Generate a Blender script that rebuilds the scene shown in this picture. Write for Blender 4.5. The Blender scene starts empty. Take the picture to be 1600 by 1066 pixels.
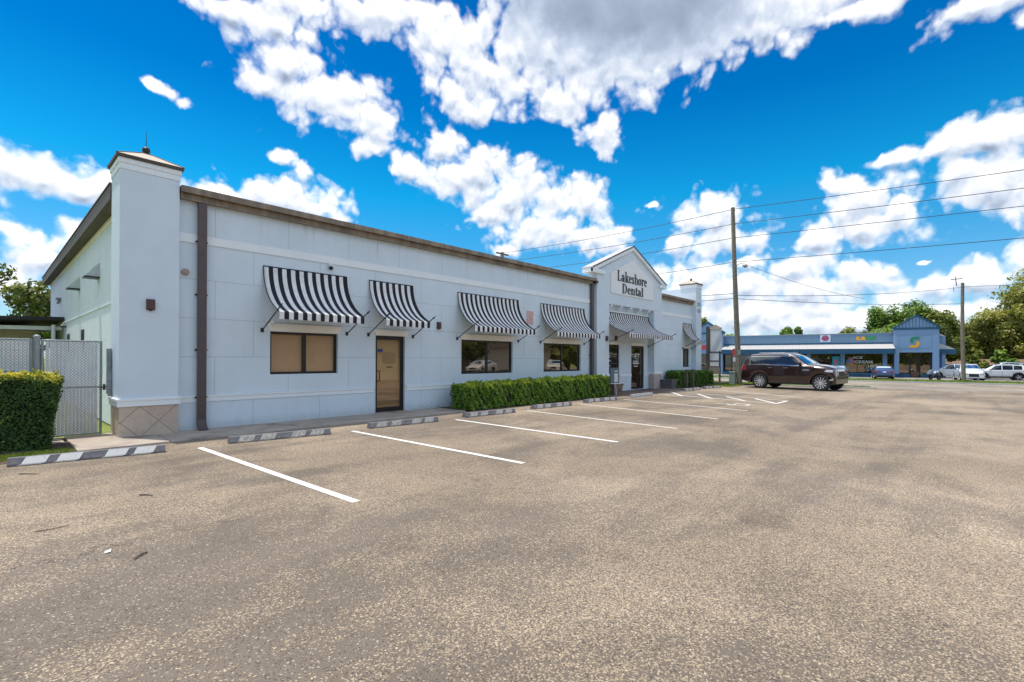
import bpy, math, random
import numpy as np
from mathutils import Matrix, Vector
random.seed(7); RNG = np.random.default_rng(11)
R = math.radians
scene = bpy.context.scene
COL = scene.collection
PI = math.pi

# ------------------------------------------------------------------ node helper
class NB:
    def __init__(s, tree):
        s.t = tree; s.n = tree.nodes; s.l = tree.links
    def node(s, typ, **kw):
        nd = s.n.new(typ)
        for k, v in kw.items(): setattr(nd, k, v)
        return nd
    def put(s, sock, v):
        if isinstance(v, bpy.types.NodeSocket): s.l.new(v, sock)
        elif v is not None:
            if sock.type == 'RGBA' and not isinstance(v, (int, float)) and len(v) == 3: v = (*v, 1)
            elif sock.type in ('RGBA',) and isinstance(v, (int, float)): v = (v, v, v, 1)
            elif sock.type == 'VECTOR' and isinstance(v, (int, float)): v = (v, v, v)
            sock.default_value = v
    def m(s, op, a, b=None, c=None, clamp=False):
        nd = s.node('ShaderNodeMath', operation=op); nd.use_clamp = clamp
        s.put(nd.inputs[0], a); s.put(nd.inputs[1], b); s.put(nd.inputs[2], c)
        return nd.outputs[0]
    def v(s, op, a, b=None, c=None):
        nd = s.node('ShaderNodeVectorMath', operation=op)
        s.put(nd.inputs[0], a)
        if op == 'SCALE': s.put(nd.inputs[3], b)
        else: s.put(nd.inputs[1], b)
        if c is not None: s.put(nd.inputs[2], c)
        return nd.outputs['Value'] if op in ('LENGTH', 'DOT_PRODUCT', 'DISTANCE') else nd.outputs['Vector']
    def sep(s, a):
        nd = s.node('ShaderNodeSeparateXYZ'); s.put(nd.inputs[0], a); return nd.outputs
    def comb(s, x, y, z):
        nd = s.node('ShaderNodeCombineXYZ')
        for i, q in enumerate((x, y, z)): s.put(nd.inputs[i], q)
        return nd.outputs[0]
    def noise(s, vec, scale, detail=4, rough=.55, dist=0, out='Fac', lac=2.0):
        nd = s.node('ShaderNodeTexNoise'); s.put(nd.inputs['Vector'], vec)
        nd.inputs['Scale'].default_value = scale; nd.inputs['Detail'].default_value = detail
        nd.inputs['Roughness'].default_value = rough; nd.inputs['Distortion'].default_value = dist
        nd.inputs['Lacunarity'].default_value = lac
        return nd.outputs[0] if out == 'Fac' else nd.outputs['Color']
    def vor(s, vec, scale, feature='F1', out=0):
        nd = s.node('ShaderNodeTexVoronoi', feature=feature); s.put(nd.inputs['Vector'], vec)
        nd.inputs['Scale'].default_value = scale
        return nd.outputs[out]
    def mix(s, f, a, b, mode='MIX'):
        nd = s.node('ShaderNodeMix', data_type='RGBA', blend_type=mode)
        s.put(nd.inputs[0], f); s.put(nd.inputs[6], a); s.put(nd.inputs[7], b)
        return nd.outputs[2]
    def ss(s, x, a, b, lo=0., hi=1.):
        nd = s.node('ShaderNodeMapRange', interpolation_type='SMOOTHSTEP')
        s.put(nd.inputs[0], x); s.put(nd.inputs[1], a); s.put(nd.inputs[2], b); s.put(nd.inputs[3], lo); s.put(nd.inputs[4], hi)
        return nd.outputs[0]
    def lin(s, x, a, b, lo=0., hi=1.):
        nd = s.node('ShaderNodeMapRange'); s.put(nd.inputs[0], x); s.put(nd.inputs[1], a); s.put(nd.inputs[2], b); s.put(nd.inputs[3], lo); s.put(nd.inputs[4], hi)
        return nd.outputs[0]
    def ramp(s, f, stops):
        nd = s.node('ShaderNodeValToRGB'); s.put(nd.inputs[0], f); e = nd.color_ramp.elements
        while len(e) < len(stops): e.new(.5)
        for q, (p, c) in zip(e, stops): q.position = p; q.color = (*c, 1)
        return nd.outputs[0]
    def bump(s, h, strength=.3, dist=.01):
        nd = s.node('ShaderNodeBump'); nd.inputs['Strength'].default_value = strength; nd.inputs['Distance'].default_value = dist
        s.put(nd.inputs['Height'], h); return nd.outputs[0]

def newmat(name):
    mt = bpy.data.materials.new(name); mt.use_nodes = True
    nb = NB(mt.node_tree); return mt, nb, nb.n['Principled BSDF']
def geo(nb): return nb.node('ShaderNodeNewGeometry').outputs['Position']
def objc(nb): return nb.node('ShaderNodeTexCoord').outputs['Object']

def simple(name, col, rough=.6, metal=0., var=.12, scale=6., coat=0., spec=.5, bump=0., bscale=60., dirt=None):
    mt, nb, p = newmat(name)
    c = objc(nb)
    n = nb.noise(c, scale, 5, .6)
    f = nb.lin(n, .3, .7, 1 - var, 1 + var)
    colr = nb.mix(1., (*col, 1), nb.comb(f, f, f), 'MULTIPLY')
    if dirt:
        n2 = nb.ss(nb.noise(c, dirt[1], 6, .65), .5, .72)
        colr = nb.mix(nb.m('MULTIPLY', n2, dirt[2]), colr, (*dirt[0], 1))
    nb.put(p.inputs['Base Color'], colr)
    p.inputs['Roughness'].default_value = rough; p.inputs['Metallic'].default_value = metal
    p.inputs['Coat Weight'].default_value = coat; p.inputs['Coat Roughness'].default_value = .05
    p.inputs['Specular IOR Level'].default_value = spec
    if bump: nb.put(p.inputs['Normal'], nb.bump(nb.noise(c, bscale, 4), bump, .004))
    return mt

# ------------------------------------------------------------------ mesh helper
class MB:
    def __init__(s): s.v = []; s.f = []; s.m = []
    def quad(s, *p, m=0):
        b = len(s.v); s.v += [tuple(q) for q in p]; s.f.append(tuple(range(b, b + len(p)))); s.m.append(m)
    def box(s, x0, x1, y0, y1, z0, z1, m=0):
        b = len(s.v)
        s.v += [(x, y, z) for z in (z0, z1) for y in (y0, y1) for x in (x0, x1)]
        for q in ((0, 2, 3, 1), (4, 5, 7, 6), (0, 1, 5, 4), (2, 6, 7, 3), (0, 4, 6, 2), (1, 3, 7, 5)):
            s.f.append(tuple(b + i for i in q)); s.m.append(m)
        return s
    def tube(s, p0, p1, r0, r1=None, n=8, m=0, cap=True):
        r1 = r0 if r1 is None else r1
        a = Vector(p0); c = Vector(p1); d = (c - a).normalized()
        u = d.orthogonal().normalized(); w = d.cross(u); b = len(s.v)
        for q, r in ((a, r0), (c, r1)):
            for i in range(n):
                t = 2 * PI * i / n; s.v.append(tuple(q + u * (math.cos(t) * r) + w * (math.sin(t) * r)))
        for i in range(n):
            j = (i + 1) % n; s.f.append((b + i, b + j, b + n + j, b + n + i)); s.m.append(m)
        if cap:
            s.f.append(tuple(b + i for i in reversed(range(n)))); s.m.append(m)
            s.f.append(tuple(b + n + i for i in range(n))); s.m.append(m)
        return s
    def path(s, pts, rs, n=8, m=0):
        for i in range(len(pts) - 1): s.tube(pts[i], pts[i + 1], rs[i], rs[i + 1], n, m, cap=(i in (0, len(pts) - 2)))
        return s
    def prism(s, poly, fn, d, m=0):
        """poly 2-D outline (ccw), fn(u,v,depth)->3-D, extruded from 0 to d"""
        b = len(s.v); n = len(poly)
        s.v += [tuple(fn(u, v, 0)) for u, v in poly] + [tuple(fn(u, v, d)) for u, v in poly]
        s.f.append(tuple(b + i for i in range(n))); s.f.append(tuple(b + n + i for i in reversed(range(n))))
        s.m += [m, m]
        for i in range(n):
            j = (i + 1) % n; s.f.append((b + j, b + i, b + n + i, b + n + j)); s.m.append(m)
        return s
    def grid(s, P, m=0, mf=None, closed=False):
        """P[i][j] points"""
        b = len(s.v); ni = len(P); nj = len(P[0])
        for row in P: s.v += [tuple(q) for q in row]
        for i in range(ni - 1):
            for j in range(nj - 1 + (1 if closed else 0)):
                k = (j + 1) % nj
                s.f.append((b + i * nj + j, b + i * nj + k, b + (i + 1) * nj + k, b + (i + 1) * nj + j))
                s.m.append(mf(i, j) if mf else m)
        return s
    def sphere(s, c, r, n=12, k=8, sz=1., m=0):
        P = []
        for i in range(k + 1):
            t = PI * i / k
            P.append([(c[0] + r * math.sin(t) * math.cos(2 * PI * j / n), c[1] + r * math.sin(t) * math.sin(2 * PI * j / n), c[2] + r * sz * math.cos(t)) for j in range(n)])
        return s.grid(P, m, closed=True)
    def build(s, name, mats, parent=None, org=(0, 0, 0), smooth=False, bevel=0.):
        if not isinstance(mats, (list, tuple)): mats = [mats]
        me = bpy.data.meshes.new(name)
        v = [(a - org[0], b - org[1], c - org[2]) for a, b, c in s.v]
        me.from_pydata(v, [], s.f); me.validate()
        for q in mats: me.materials.append(q)
        if len(me.polygons) == len(s.m): me.polygons.foreach_set('material_index', s.m)
        if smooth: me.polygons.foreach_set('use_smooth', [True] * len(me.polygons))
        me.update()
        o = bpy.data.objects.new(name, me); COL.objects.link(o)
        if parent: o.parent = parent
        if bevel:
            b = o.modifiers.new('bevel', 'BEVEL'); b.width = bevel; b.segments = 2; b.limit_method = 'ANGLE'; b.angle_limit = R(40)
        return o
def sm(o, ang=35):
    """smooth shading with sharp edges kept"""
    me = o.data
    me.polygons.foreach_set('use_smooth', [True] * len(me.polygons))
    try: me.set_sharp_from_angle(angle=R(ang))
    except Exception: pass
    return o

def tag(o, label=None, cat=None, group=None, kind=None):
    if label: o['label'] = label
    if cat: o['category'] = cat
    if group: o['group'] = group
    if kind: o['kind'] = kind
    return o
def empty(name, loc=(0, 0, 0), rz=0., label=None, cat=None, group=None):
    o = bpy.data.objects.new(name, None); COL.objects.link(o); o.location = loc; o.rotation_euler = (0, 0, rz)
    o.empty_display_size = .2
    return tag(o, label, cat, group)
def copy_tree(o, parent=None):
    c = o.copy(); COL.objects.link(c)
    if parent: c.parent = parent
    for ch in list(o.children): copy_tree(ch, c)
    return c
def struct(o): o['kind'] = 'structure'; return o

def text_polys(txt, size, bold=0.):
    cu = bpy.data.curves.new('t', 'FONT'); cu.body = txt; cu.size = size; cu.align_x = 'CENTER'; cu.align_y = 'CENTER'; cu.offset = bold
    cu.resolution_u = 3
    o = bpy.data.objects.new('t', cu); COL.objects.link(o)
    dg = bpy.context.evaluated_depsgraph_get(); me = o.evaluated_get(dg).to_mesh()
    v = [tuple(q.co) for q in me.vertices]; f = [tuple(p.vertices) for p in me.polygons]
    o.evaluated_get(dg).to_mesh_clear(); bpy.data.objects.remove(o); bpy.data.curves.remove(cu)
    return v, f
def text_mesh(txt, fn, width, height, m=None, bold=0.):
    mb = m or MB(); v, f = text_polys(txt, 1., bold)
    xs = [q[0] for q in v]; ys = [q[1] for q in v]
    sx = width / (max(xs) - min(xs)); sy = height / (max(ys) - min(ys)); cx = (max(xs) + min(xs)) / 2; cy = (max(ys) + min(ys)) / 2
    b = len(mb.v)
    mb.v += [tuple(fn((q[0] - cx) * sx, (q[1] - cy) * sy)) for q in v]
    for q in f: mb.f.append(tuple(b + i for i in q)); mb.m.append(0)
    return mb

# ------------------------------------------------------------------ camera (fitted to the photograph's vanishing points)
F, YAW, PIT, ROL = 758.37, .744998, .002739, .003584
def basis():
    Fw = Vector((math.cos(YAW), math.sin(YAW), 0)); T = Vector((math.sin(YAW), -math.cos(YAW), 0)); U = Vector((0, 0, 1))
    f2 = Fw * math.cos(PIT) + U * math.sin(PIT); u2 = -Fw * math.sin(PIT) + U * math.cos(PIT)
    return T * math.cos(ROL) + u2 * math.sin(ROL), -T * math.sin(ROL) + u2 * math.cos(ROL), f2
cr, cu_, cf = basis()
cam = bpy.data.cameras.new('camera'); co = bpy.data.objects.new('camera', cam); COL.objects.link(co)
M3 = Matrix((cr, cu_, -cf)).transposed().to_4x4(); M3.translation = Vector((0, 0, 1.6)); co.matrix_world = M3
cam.sensor_width = 36; cam.lens = F / 1600 * 36; cam.shift_y = 25.6 / 1600; cam.clip_start = .05; cam.clip_end = 6000
scene.camera = co
scene.view_settings.view_transform = 'Standard'; scene.view_settings.look = 'None'; scene.view_settings.exposure = 0

# ------------------------------------------------------------------ daylight
SUN = Vector((-.12, .235, .96)).normalized()
EL = math.asin(SUN.z); AZ = math.atan2(SUN.x, SUN.y)
sl = bpy.data.lights.new('sun', 'SUN'); sl.energy = 4.3; sl.angle = R(.55); sl.color = (1., .93, .83)
so = bpy.data.objects.new('sun', sl); COL.objects.link(so); so.rotation_euler = SUN.to_track_quat('Z', 'Y').to_euler(); so.location = (0, 0, 60)

CLOUDS = [(86.7, 14.5, 4.4, 2.1), (88.6, 15.2, 2.1, 1.6), (84.0, 14.4, 2.0, 1.5), (79.0, 24.4, 1.0, 0.6), (77.9, 24.1, 1.0, 0.7), (77.1, 23.5, 0.9, 0.7), (73.0, 31.4, 3.5, 1.4), (68.8, 31.4, 5.0, 2.2), (67.6, 29.1, 4.4, 2.6), (65.7, 33.5, 7.2, 1.7), (64.4, 26.7, 7.3, 2.8), (70.0, 26.5, 2.4, 1.2), (59.7, 25.3, 3.1, 2.7), (59.5, 22.9, 1.8, 1.5), (57.6, 34.8, 5.0, 2.0), (50.3, 33.2, 7.4, 3.2), (45.8, 30.7, 9.0, 3.4), (38.3, 32.3, 11.9, 4.9), (30.9, 31.4, 8.0, 4.3), (35.3, 28.3, 6.7, 2.6), (32.2, 24.8, 2.3, 2.8), (24.5, 33.7, 12.3, 3.0), (14.9, 32.6, 10.3, 2.1), (45.8, 27.5, 3.4, 1.8), (49.2, 28.3, 2.2, 2.0), (21.8, 31.3, 3.3, 1.6), (-1.2, 27.6, 3.4, 1.5), (-3.5, 25.6, 1.2, 0.9), (51.0, 23.7, 3.3, 2.3), (54.7, 21.1, 2.8, 1.4), (47.7, 21.4, 5.2, 2.9), (43.5, 19.0, 6.8, 3.4), (39.7, 15.9, 7.5, 3.1), (35.2, 17.2, 4.1, 2.9), (33.0, 13.6, 4.4, 2.1), (43.5, 12.5, 1.9, 0.9), (45.8, 16.9, 3.8, 2.1), (20.5, 15.2, 4.7, 2.7), (22.8, 13.0, 2.7, 1.9), (19.2, 12.7, 3.8, 2.0), (22.4, 8.6, 4.0, 2.8), (7.0, 15.7, 3.8, 2.2), (9.8, 17.1, 1.7, 1.4), (4.6, 13.6, 2.5, 1.9), (10.6, 11.8, 3.0, 2.1), (7.2, 12.9, 4.3, 2.7), (-1.8, 18.2, 3.8, 2.0), (4.4, 18.5, 2.9, 0.7), (1.2, 18.3, 2.6, 1.3), (-2.4, 14.3, 2.9, 2.5), (-0.0, 16.1, 1.9, 1.8), (-3.1, 12.1, 1.7, 1.5), (-1.6, 7.2, 3.1, 1.5), (-3.7, 8.2, 1.1, 1.5), (0.8, 6.6, 1.9, 1.1), (19.2, 7.4, 5.7, 2.3), (12.0, 9.2, 3.1, 2.0), (6.7, 8.1, 3.0, 2.0), (16.1, 4.9, 10.2, 2.3), (4.8, 5.2, 4.3, 1.8), (27.9, 6.6, 5.6, 2.2), (87.0, 8.7, 3.3, 2.0), (88.5, 7.0, 1.9, 2.1), (84.4, 10.5, 1.5, 1.2), (88.7, 9.5, 1.1, 1.5), (73.4, 16.3, 4.2, 1.4), (68.2, 16.5, 6.2, 2.1), (67.7, 20.6, 1.6, 0.8), (65.8, 19.1, 1.2, 1.5), (64.0, 15.8, 3.0, 1.7), (26.6, 16.9, 0.7, 0.3), (2.3, 8.9, 0.5, 0.3), (17.3, 10.3, 1.5, 0.7), (9.3, 3.6, 11.6, 1.6), (0.8, 4.1, 5.1, 1.7), (23.8, 4.0, 5.4, 2.1), (12.6, 7.0, 4.5, 1.9), (16.1, 31.7, 13.5, 2.7), (7.8, 30.8, 6.4, 1.0), (27.3, 32.6, 13.9, 3.9)]
w = bpy.data.worlds.new('World'); scene.world = w; w.use_nodes = True
nb = NB(w.node_tree); nb.n.clear()
out = nb.node('ShaderNodeOutputWorld'); bg = nb.node('ShaderNodeBackground'); nb.l.new(bg.outputs[0], out.inputs[0])
bg.inputs['Strength'].default_value = .1
sky = nb.node('ShaderNodeTexSky', sky_type='NISHITA'); sky.sun_disc = False; sky.sun_elevation = EL; sky.sun_rotation = AZ
sky.air_density = 1.0; sky.dust_density = .35; sky.ozone_density = 1.6
D = nb.node('ShaderNodeTexCoord').outputs['Generated']
x, y, z = nb.sep(D)
az = nb.m('MULTIPLY', nb.m('ARCTAN2', y, x), 57.29578); el = nb.m('MULTIPLY', nb.m('ARCSINE', z), 57.29578)
P = nb.comb(az, el, 0)
w1 = nb.v('SUBTRACT', nb.noise(D, 7., 3, .5, out='Color'), .5)
w2 = nb.v('SUBTRACT', nb.noise(D, 30., 4, .55, out='Color'), .5)
PW = nb.v('ADD', nb.v('ADD', P, nb.v('MULTIPLY', w1, (4.2, 3.0, 0))), nb.v('MULTIPLY', w2, (1.3, 1.05, 0)))
PU = nb.v('ADD', PW, (0, 1.0, 0))
N1 = nb.m('MULTIPLY', nb.m('SUBTRACT', nb.noise(D, 17., 7, .58), .5), 1.5)
N2 = nb.m('MULTIPLY', nb.m('SUBTRACT', nb.noise(nb.v('ADD', D, (-.004, -.003, .014)), 17., 3, .58), .5), 1.5)
def puff(p, dt):
    vo = nb.node('ShaderNodeTexVoronoi', voronoi_dimensions='2D', feature='F1'); nb.put(vo.inputs['Vector'], p); vo.inputs['Scale'].default_value = .36; vo.inputs['Detail'].default_value = dt; vo.inputs['Roughness'].default_value = .5
    return nb.m('MULTIPLY', nb.m('SUBTRACT', .62, vo.outputs['Distance']), .88)
V1 = puff(PW, 2.); V2 = puff(nb.v('ADD', PW, (0, .7, 0)), 1.)
def layout(p, cl):
    cur = None
    for (a, e, ra, rb) in cl:
        r = nb.v('LENGTH', nb.v('MULTIPLY_ADD', p, (1 / ra, 1 / rb, 0), (-a / ra, -e / rb, 0)))
        cur = r if cur is None else nb.m('SMOOTH_MIN', cur, r, .35)
    return nb.m('SUBTRACT', 1.25, cur)
SKYS = nb.mix(1., sky.outputs[0], nb.ramp(nb.lin(el, 0, 36), [(0., (1.1, 1.22, 1.5)), (.12, (.80, 1.20, 1.50)), (.35, (.26, 1.16, 1.54)), (.5, (.04, 1.24, 1.66)), (.75, (.0, .80, 1.44)), (1., (.0, .66, 1.32))]), 'MULTIPLY')
def cloud_bg(d1, lit, mlo=-.02, mhi=.72, gain=1.):
    bgn = nb.node('ShaderNodeBackground'); bgn.inputs['Strength'].default_value = .1
    cc = nb.ramp(lit, [(0., (2.9, 3.55, 4.75)), (.2, (4.3, 5.1, 6.6)), (.4, (6.6, 7.5, 9.0)), (.62, (9.3, 9.7, 10.4)), (1., (13.5, 13.3, 13.0))])
    if gain != 1.: cc = nb.mix(1., cc, (gain * .96, gain * .99, gain * 1.02, 1), 'MULTIPLY')
    nb.put(bgn.inputs['Color'], nb.mix(nb.m('MULTIPLY', nb.ss(d1, mlo, mhi), .98), SKYS, cc))
    return bgn.outputs[0]
def sector(lo, hi):
    cl = [c for c in CLOUDS if c[0] + c[2] * 1.35 + 3.2 > lo and c[0] - c[2] * 1.35 - 3.2 < hi]
    L1 = layout(PW, cl); L2 = layout(PU, cl)
    d1 = nb.m('ADD', nb.m('ADD', L1, N1), V1); d2 = nb.m('ADD', nb.m('ADD', L2, N2), V2)
    lit = nb.m('ADD', .64, nb.m('MULTIPLY', nb.m('SUBTRACT', d1, d2), .62))
    lit = nb.m('ADD', lit, nb.m('MULTIPLY', nb.ss(d1, .9, .1), .35), clamp=True)
    if hi > 12 and lo < 60:      # the broad grey belly of the high cloud
        gq = nb.v('LENGTH', nb.v('MULTIPLY_ADD', PW, (1 / 22., 1 / 9.5, 0), (-27 / 22., -38.6 / 9.5, 0)))
        gb = nb.ss(nb.m('ADD', gq, nb.m('MULTIPLY', N1, .35)), 1.15, .55)
        gl = nb.m('ADD', .13, nb.m('ADD', nb.m('MULTIPLY', N2, .30), nb.m('MULTIPLY', nb.ss(gq, .5, 1.), .16)))
        lit = nb.m('ADD', nb.m('MULTIPLY', lit, nb.m('SUBTRACT', 1., gb)), nb.m('MULTIPLY', gl, gb), clamp=True)
        d1 = nb.m('ADD', d1, nb.m('MULTIPLY', nb.ss(gq, 1.0, .6), .9))
    return cloud_bg(d1, lit)
def mixs(f, a, b):
    nd = nb.node('ShaderNodeMixShader'); nb.put(nd.inputs[0], f); nb.l.new(a, nd.inputs[1]); nb.l.new(b, nd.inputs[2]); return nd.outputs[0]
cuts = [-8, 10, 26, 42, 60, 95]
secs = [sector(cuts[i], cuts[i + 1]) for i in range(5)]
# clouds elsewhere in the sky, out of view, brightened to fill the shaded front wall
gen = nb.m('MULTIPLY', nb.m('SUBTRACT', nb.noise(D, 3.2, 5, .6), .455), 7.)
outside = cloud_bg(gen, nb.m('ADD', .75, nb.m('MULTIPLY', N1, .3), clamp=True), gain=1.28)
cur = secs[0]
for i in range(1, 5): cur = mixs(nb.m('GREATER_THAN', az, cuts[i]), cur, secs[i])
inside = nb.m('MULTIPLY', nb.m('MULTIPLY', nb.m('LESS_THAN', el, 41.), nb.m('GREATER_THAN', az, -8.)), nb.m('LESS_THAN', az, 95.))
nb.l.new(mixs(inside, outside, cur), out.inputs[0])
nb.n.remove(bg)
w.cycles.sampling_method = 'MANUAL'; w.cycles.sample_map_resolution = 512

# ================================================================== materials
def asphalt_mat(name, base=(.190, .158, .127), tan=(.53, .41, .275), dens=0., far=False):
    mt, nb, p = newmat(name)
    c = geo(nb)
    big = nb.noise(nb.v('MULTIPLY', c, (.8, 1., 1.)), .42, 4, .55, .6)
    mid = nb.noise(c, 1.7, 5, .6, .4)
    streak = nb.noise(nb.v('MULTIPLY', c, (.16, 1.5, 1.)), .9, 4, .55, .8)
    dn = nb.m('ADD', nb.m('ADD', nb.m('MULTIPLY', nb.m('SUBTRACT', big, .5), 3.0), nb.m('MULTIPLY', nb.m('SUBTRACT', mid, .5), 1.1)), nb.m('MULTIPLY', nb.m('SUBTRACT', streak, .5), 1.6))
    px_, py_, pz_ = nb.sep(c)
    dd = nb.m('ADD', nb.v('DISTANCE', nb.v('MULTIPLY', c, (1., .8, 0)), (.2, 2.9, 0)), nb.m('MULTIPLY', mid, 2.2))
    dn = nb.m('SUBTRACT', dn, nb.ss(dd, 3.9, 1.7, 0., .5))
    de = nb.m('ADD', nb.v('DISTANCE', nb.v('MULTIPLY', c, (1., 1., 0)), (4.2, .8, 0)), nb.m('MULTIPLY', mid, 2.))
    dn = nb.m('ADD', dn, nb.ss(de, 4.4, 2.2, 0., .22))
    dn = nb.m('ADD', nb.m('ADD', dn, .54), dens)
    dn = nb.m('MAXIMUM', nb.m('MINIMUM', dn, .80), .10)
    # stones
    wv = nb.v('ADD', c, nb.v('MULTIPLY', nb.v('SUBTRACT', nb.noise(c, 40., 2, .5, out='Color'), .5), .012))
    vo = nb.node('ShaderNodeTexVoronoi'); nb.put(vo.inputs['Vector'], wv); vo.inputs['Scale'].default_value = 98.; vo.inputs['Randomness'].default_value = 1.
    rr, gg, bb = nb.sep(vo.outputs['Color'])
    vo2 = nb.node('ShaderNodeTexVoronoi'); nb.put(vo2.inputs['Vector'], c); vo2.inputs['Scale'].default_value = 55.
    r2, g2, b2 = nb.sep(vo2.outputs['Color'])
    stone = nb.m('LESS_THAN', rr, dn)
    stone = nb.m('MULTIPLY', stone, nb.ss(vo.outputs['Distance'], .74, .50))
    big_st = nb.m('MULTIPLY', nb.m('LESS_THAN', r2, nb.m('MULTIPLY', dn, .16)), nb.ss(vo2.outputs['Distance'], .42, .30))
    stc = nb.ramp(gg, [(0., (.30, .24, .18)), (.3, tuple(q * .78 for q in tan)), (.65, tan), (.86, (.60, .50, .365)), (1., (.72, .56, .38))])
    mtx = nb.mix(nb.ss(nb.noise(c, 120., 3, .7), .3, .7), tuple(q * .6 for q in base) + (1,), tuple(q * 1.3 for q in base) + (1,))
    pits = nb.m('LESS_THAN', bb, .10)
    mtx = nb.mix(nb.m('MULTIPLY', pits, .6), mtx, (.06, .05, .042, 1))
    colr = nb.mix(nb.m('MULTIPLY', stone, .72), mtx, stc)
    colr = nb.mix(nb.m('MULTIPLY', big_st, .9), colr, (.60, .52, .38, 1))
    # large stains and wear, warmer and paler where stone shows
    st = nb.ss(nb.noise(c, .23, 5, .6, .5), .35, .68)
    k = nb.m('ADD', .78, nb.m('MULTIPLY', st, .36))
    colr = nb.mix(1., colr, nb.comb(k, nb.m('MULTIPLY', k, .985), nb.m('MULTIPLY', k, .96)), 'MULTIPLY')
    # hairline cracks
    cw = nb.v('ADD', c, nb.v('MULTIPLY', nb.v('SUBTRACT', nb.noise(c, 2.5, 5, .65, out='Color'), .5), .9))
    cr_ = nb.node('ShaderNodeTexVoronoi', feature='DISTANCE_TO_EDGE'); nb.put(cr_.inputs['Vector'], cw); cr_.inputs['Scale'].default_value = .33
    ck = nb.m('MULTIPLY', nb.ss(cr_.outputs[0], .006, .0015), nb.ss(nb.v('DISTANCE', c, (.3, 4.2, 0)), 2.2, 1.2))
    os_ = nb.node('ShaderNodeTexVoronoi'); nb.put(os_.inputs['Vector'], nb.v('ADD', nb.v('MULTIPLY', c, (1., 1., 0)), nb.v('MULTIPLY', w3 if False else nb.v('SUBTRACT', nb.noise(c, 5., 3, .6, out='Color'), .5), .25))); os_.inputs['Scale'].default_value = .55
    orr, og, ob = nb.sep(os_.outputs['Color'])
    oil = nb.m('MULTIPLY', nb.ss(nb.m('SUBTRACT', os_.outputs['Distance'], nb.m('MULTIPLY', og, .10)), .10, .02), nb.m('GREATER_THAN', orr, .62))
    colr = nb.mix(nb.m('MULTIPLY', oil, .22), colr, (.05, .045, .04, 1))
    colr = nb.mix(nb.m('MULTIPLY', ck, .6), colr, (.03, .028, .026, 1))
    nb.put(p.inputs['Base Color'], colr); p.inputs['Roughness'].default_value = .88; p.inputs['Specular IOR Level'].default_value = .28
    h = nb.m('ADD', nb.m('MULTIPLY', nb.m('SUBTRACT', 1., vo.outputs['Distance']), nb.m('ADD', .4, nb.m('MULTIPLY', stone, .6))), nb.m('MULTIPLY', nb.noise(c, 30., 3), .5))
    nb.put(p.inputs['Normal'], nb.bump(h, .35, .005))
    return mt

def paint_mat(name, col=(.80, .79, .75), wear=.35, under=(.20, .17, .14)):
    mt, nb, p = newmat(name); c = geo(nb)
    n = nb.noise(c, 22., 6, .7); g = nb.noise(c, 140., 3, .6)
    ms = nb.m('MULTIPLY', nb.ss(n, .62 - wear * .35, .80 - wear * .35), nb.ss(g, .35, .6))
    nb.put(p.inputs['Base Color'], nb.mix(ms, (*col, 1), (*under, 1))); p.inputs['Roughness'].default_value = .7
    nb.put(p.inputs['Normal'], nb.bump(g, .4, .004))
    return mt

def panel_wall(name, col, trimtop=True):
    """painted cement panels: running bond joints, faint stains (object space = world metres)"""
    mt, nb, p = newmat(name); c = geo(nb); x, y, z = nb.sep(c)
    zz = nb.m('SUBTRACT', z, .775); row = nb.m('FLOOR', nb.m('DIVIDE', zz, .842)); fz = nb.m('MODULO', nb.m('ADD', zz, 8.42), .842)
    odd = nb.m('ABSOLUTE', nb.m('MODULO', row, 2.))
    hj = nb.m('LESS_THAN', nb.m('MINIMUM', fz, nb.m('SUBTRACT', .842, fz)), .0055)
    fx = nb.m('MODULO', nb.m('ADD', nb.m('SUBTRACT', x, 3.46), nb.m('ADD', 16.1 * 2, nb.m('MULTIPLY', odd, .805))), 1.61)
    vj = nb.m('LESS_THAN', nb.m('MINIMUM', fx, nb.m('SUBTRACT', 1.61, fx)), .0055)
    j = nb.m('MAXIMUM', hj, vj)
    n = nb.noise(c, .9, 5, .6); n2 = nb.noise(nb.v('MULTIPLY', c, (3., 3., .5)), 2.2, 5, .6)
    pr = nb.node('ShaderNodeTexWhiteNoise', noise_dimensions='2D')
    nb.put(pr.inputs['Vector'], nb.comb(nb.m('FLOOR', nb.m('DIVIDE', nb.m('ADD', nb.m('SUBTRACT', x, 3.46), nb.m('MULTIPLY', odd, .805)), 1.61)), row, 0))
    k = nb.m('ADD', nb.m('ADD', nb.lin(n, .3, .7, .955, 1.03), nb.lin(n2, .3, .7, -.022, .018)), nb.lin(pr.outputs[0], 0, 1, -.008, .008))
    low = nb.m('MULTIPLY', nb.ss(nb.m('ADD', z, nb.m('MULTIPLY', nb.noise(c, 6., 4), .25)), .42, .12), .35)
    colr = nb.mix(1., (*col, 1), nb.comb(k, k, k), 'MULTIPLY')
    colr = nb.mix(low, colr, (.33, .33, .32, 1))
    stn = nb.m('MULTIPLY', nb.ss(nb.noise(nb.v('MULTIPLY', c, (7., 7., .35)), 1.6, 5, .6), .56, .72), nb.m('MULTIPLY', nb.ss(z, 4.2, 4.97), .34))
    colr = nb.mix(stn, colr, (.30, .27, .23, 1))
    colr = nb.mix(nb.m('MULTIPLY', j, .42), colr, (.16, .18, .2, 1))
    nb.put(p.inputs['Base Color'], colr); p.inputs['Roughness'].default_value = .75; p.inputs['Specular IOR Level'].default_value = .3
    nb.put(p.inputs['Normal'], nb.bump(nb.m('SUBTRACT', nb.m('MULTIPLY', nb.noise(c, 90., 4), .12), j), .5, .006))
    return mt
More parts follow.
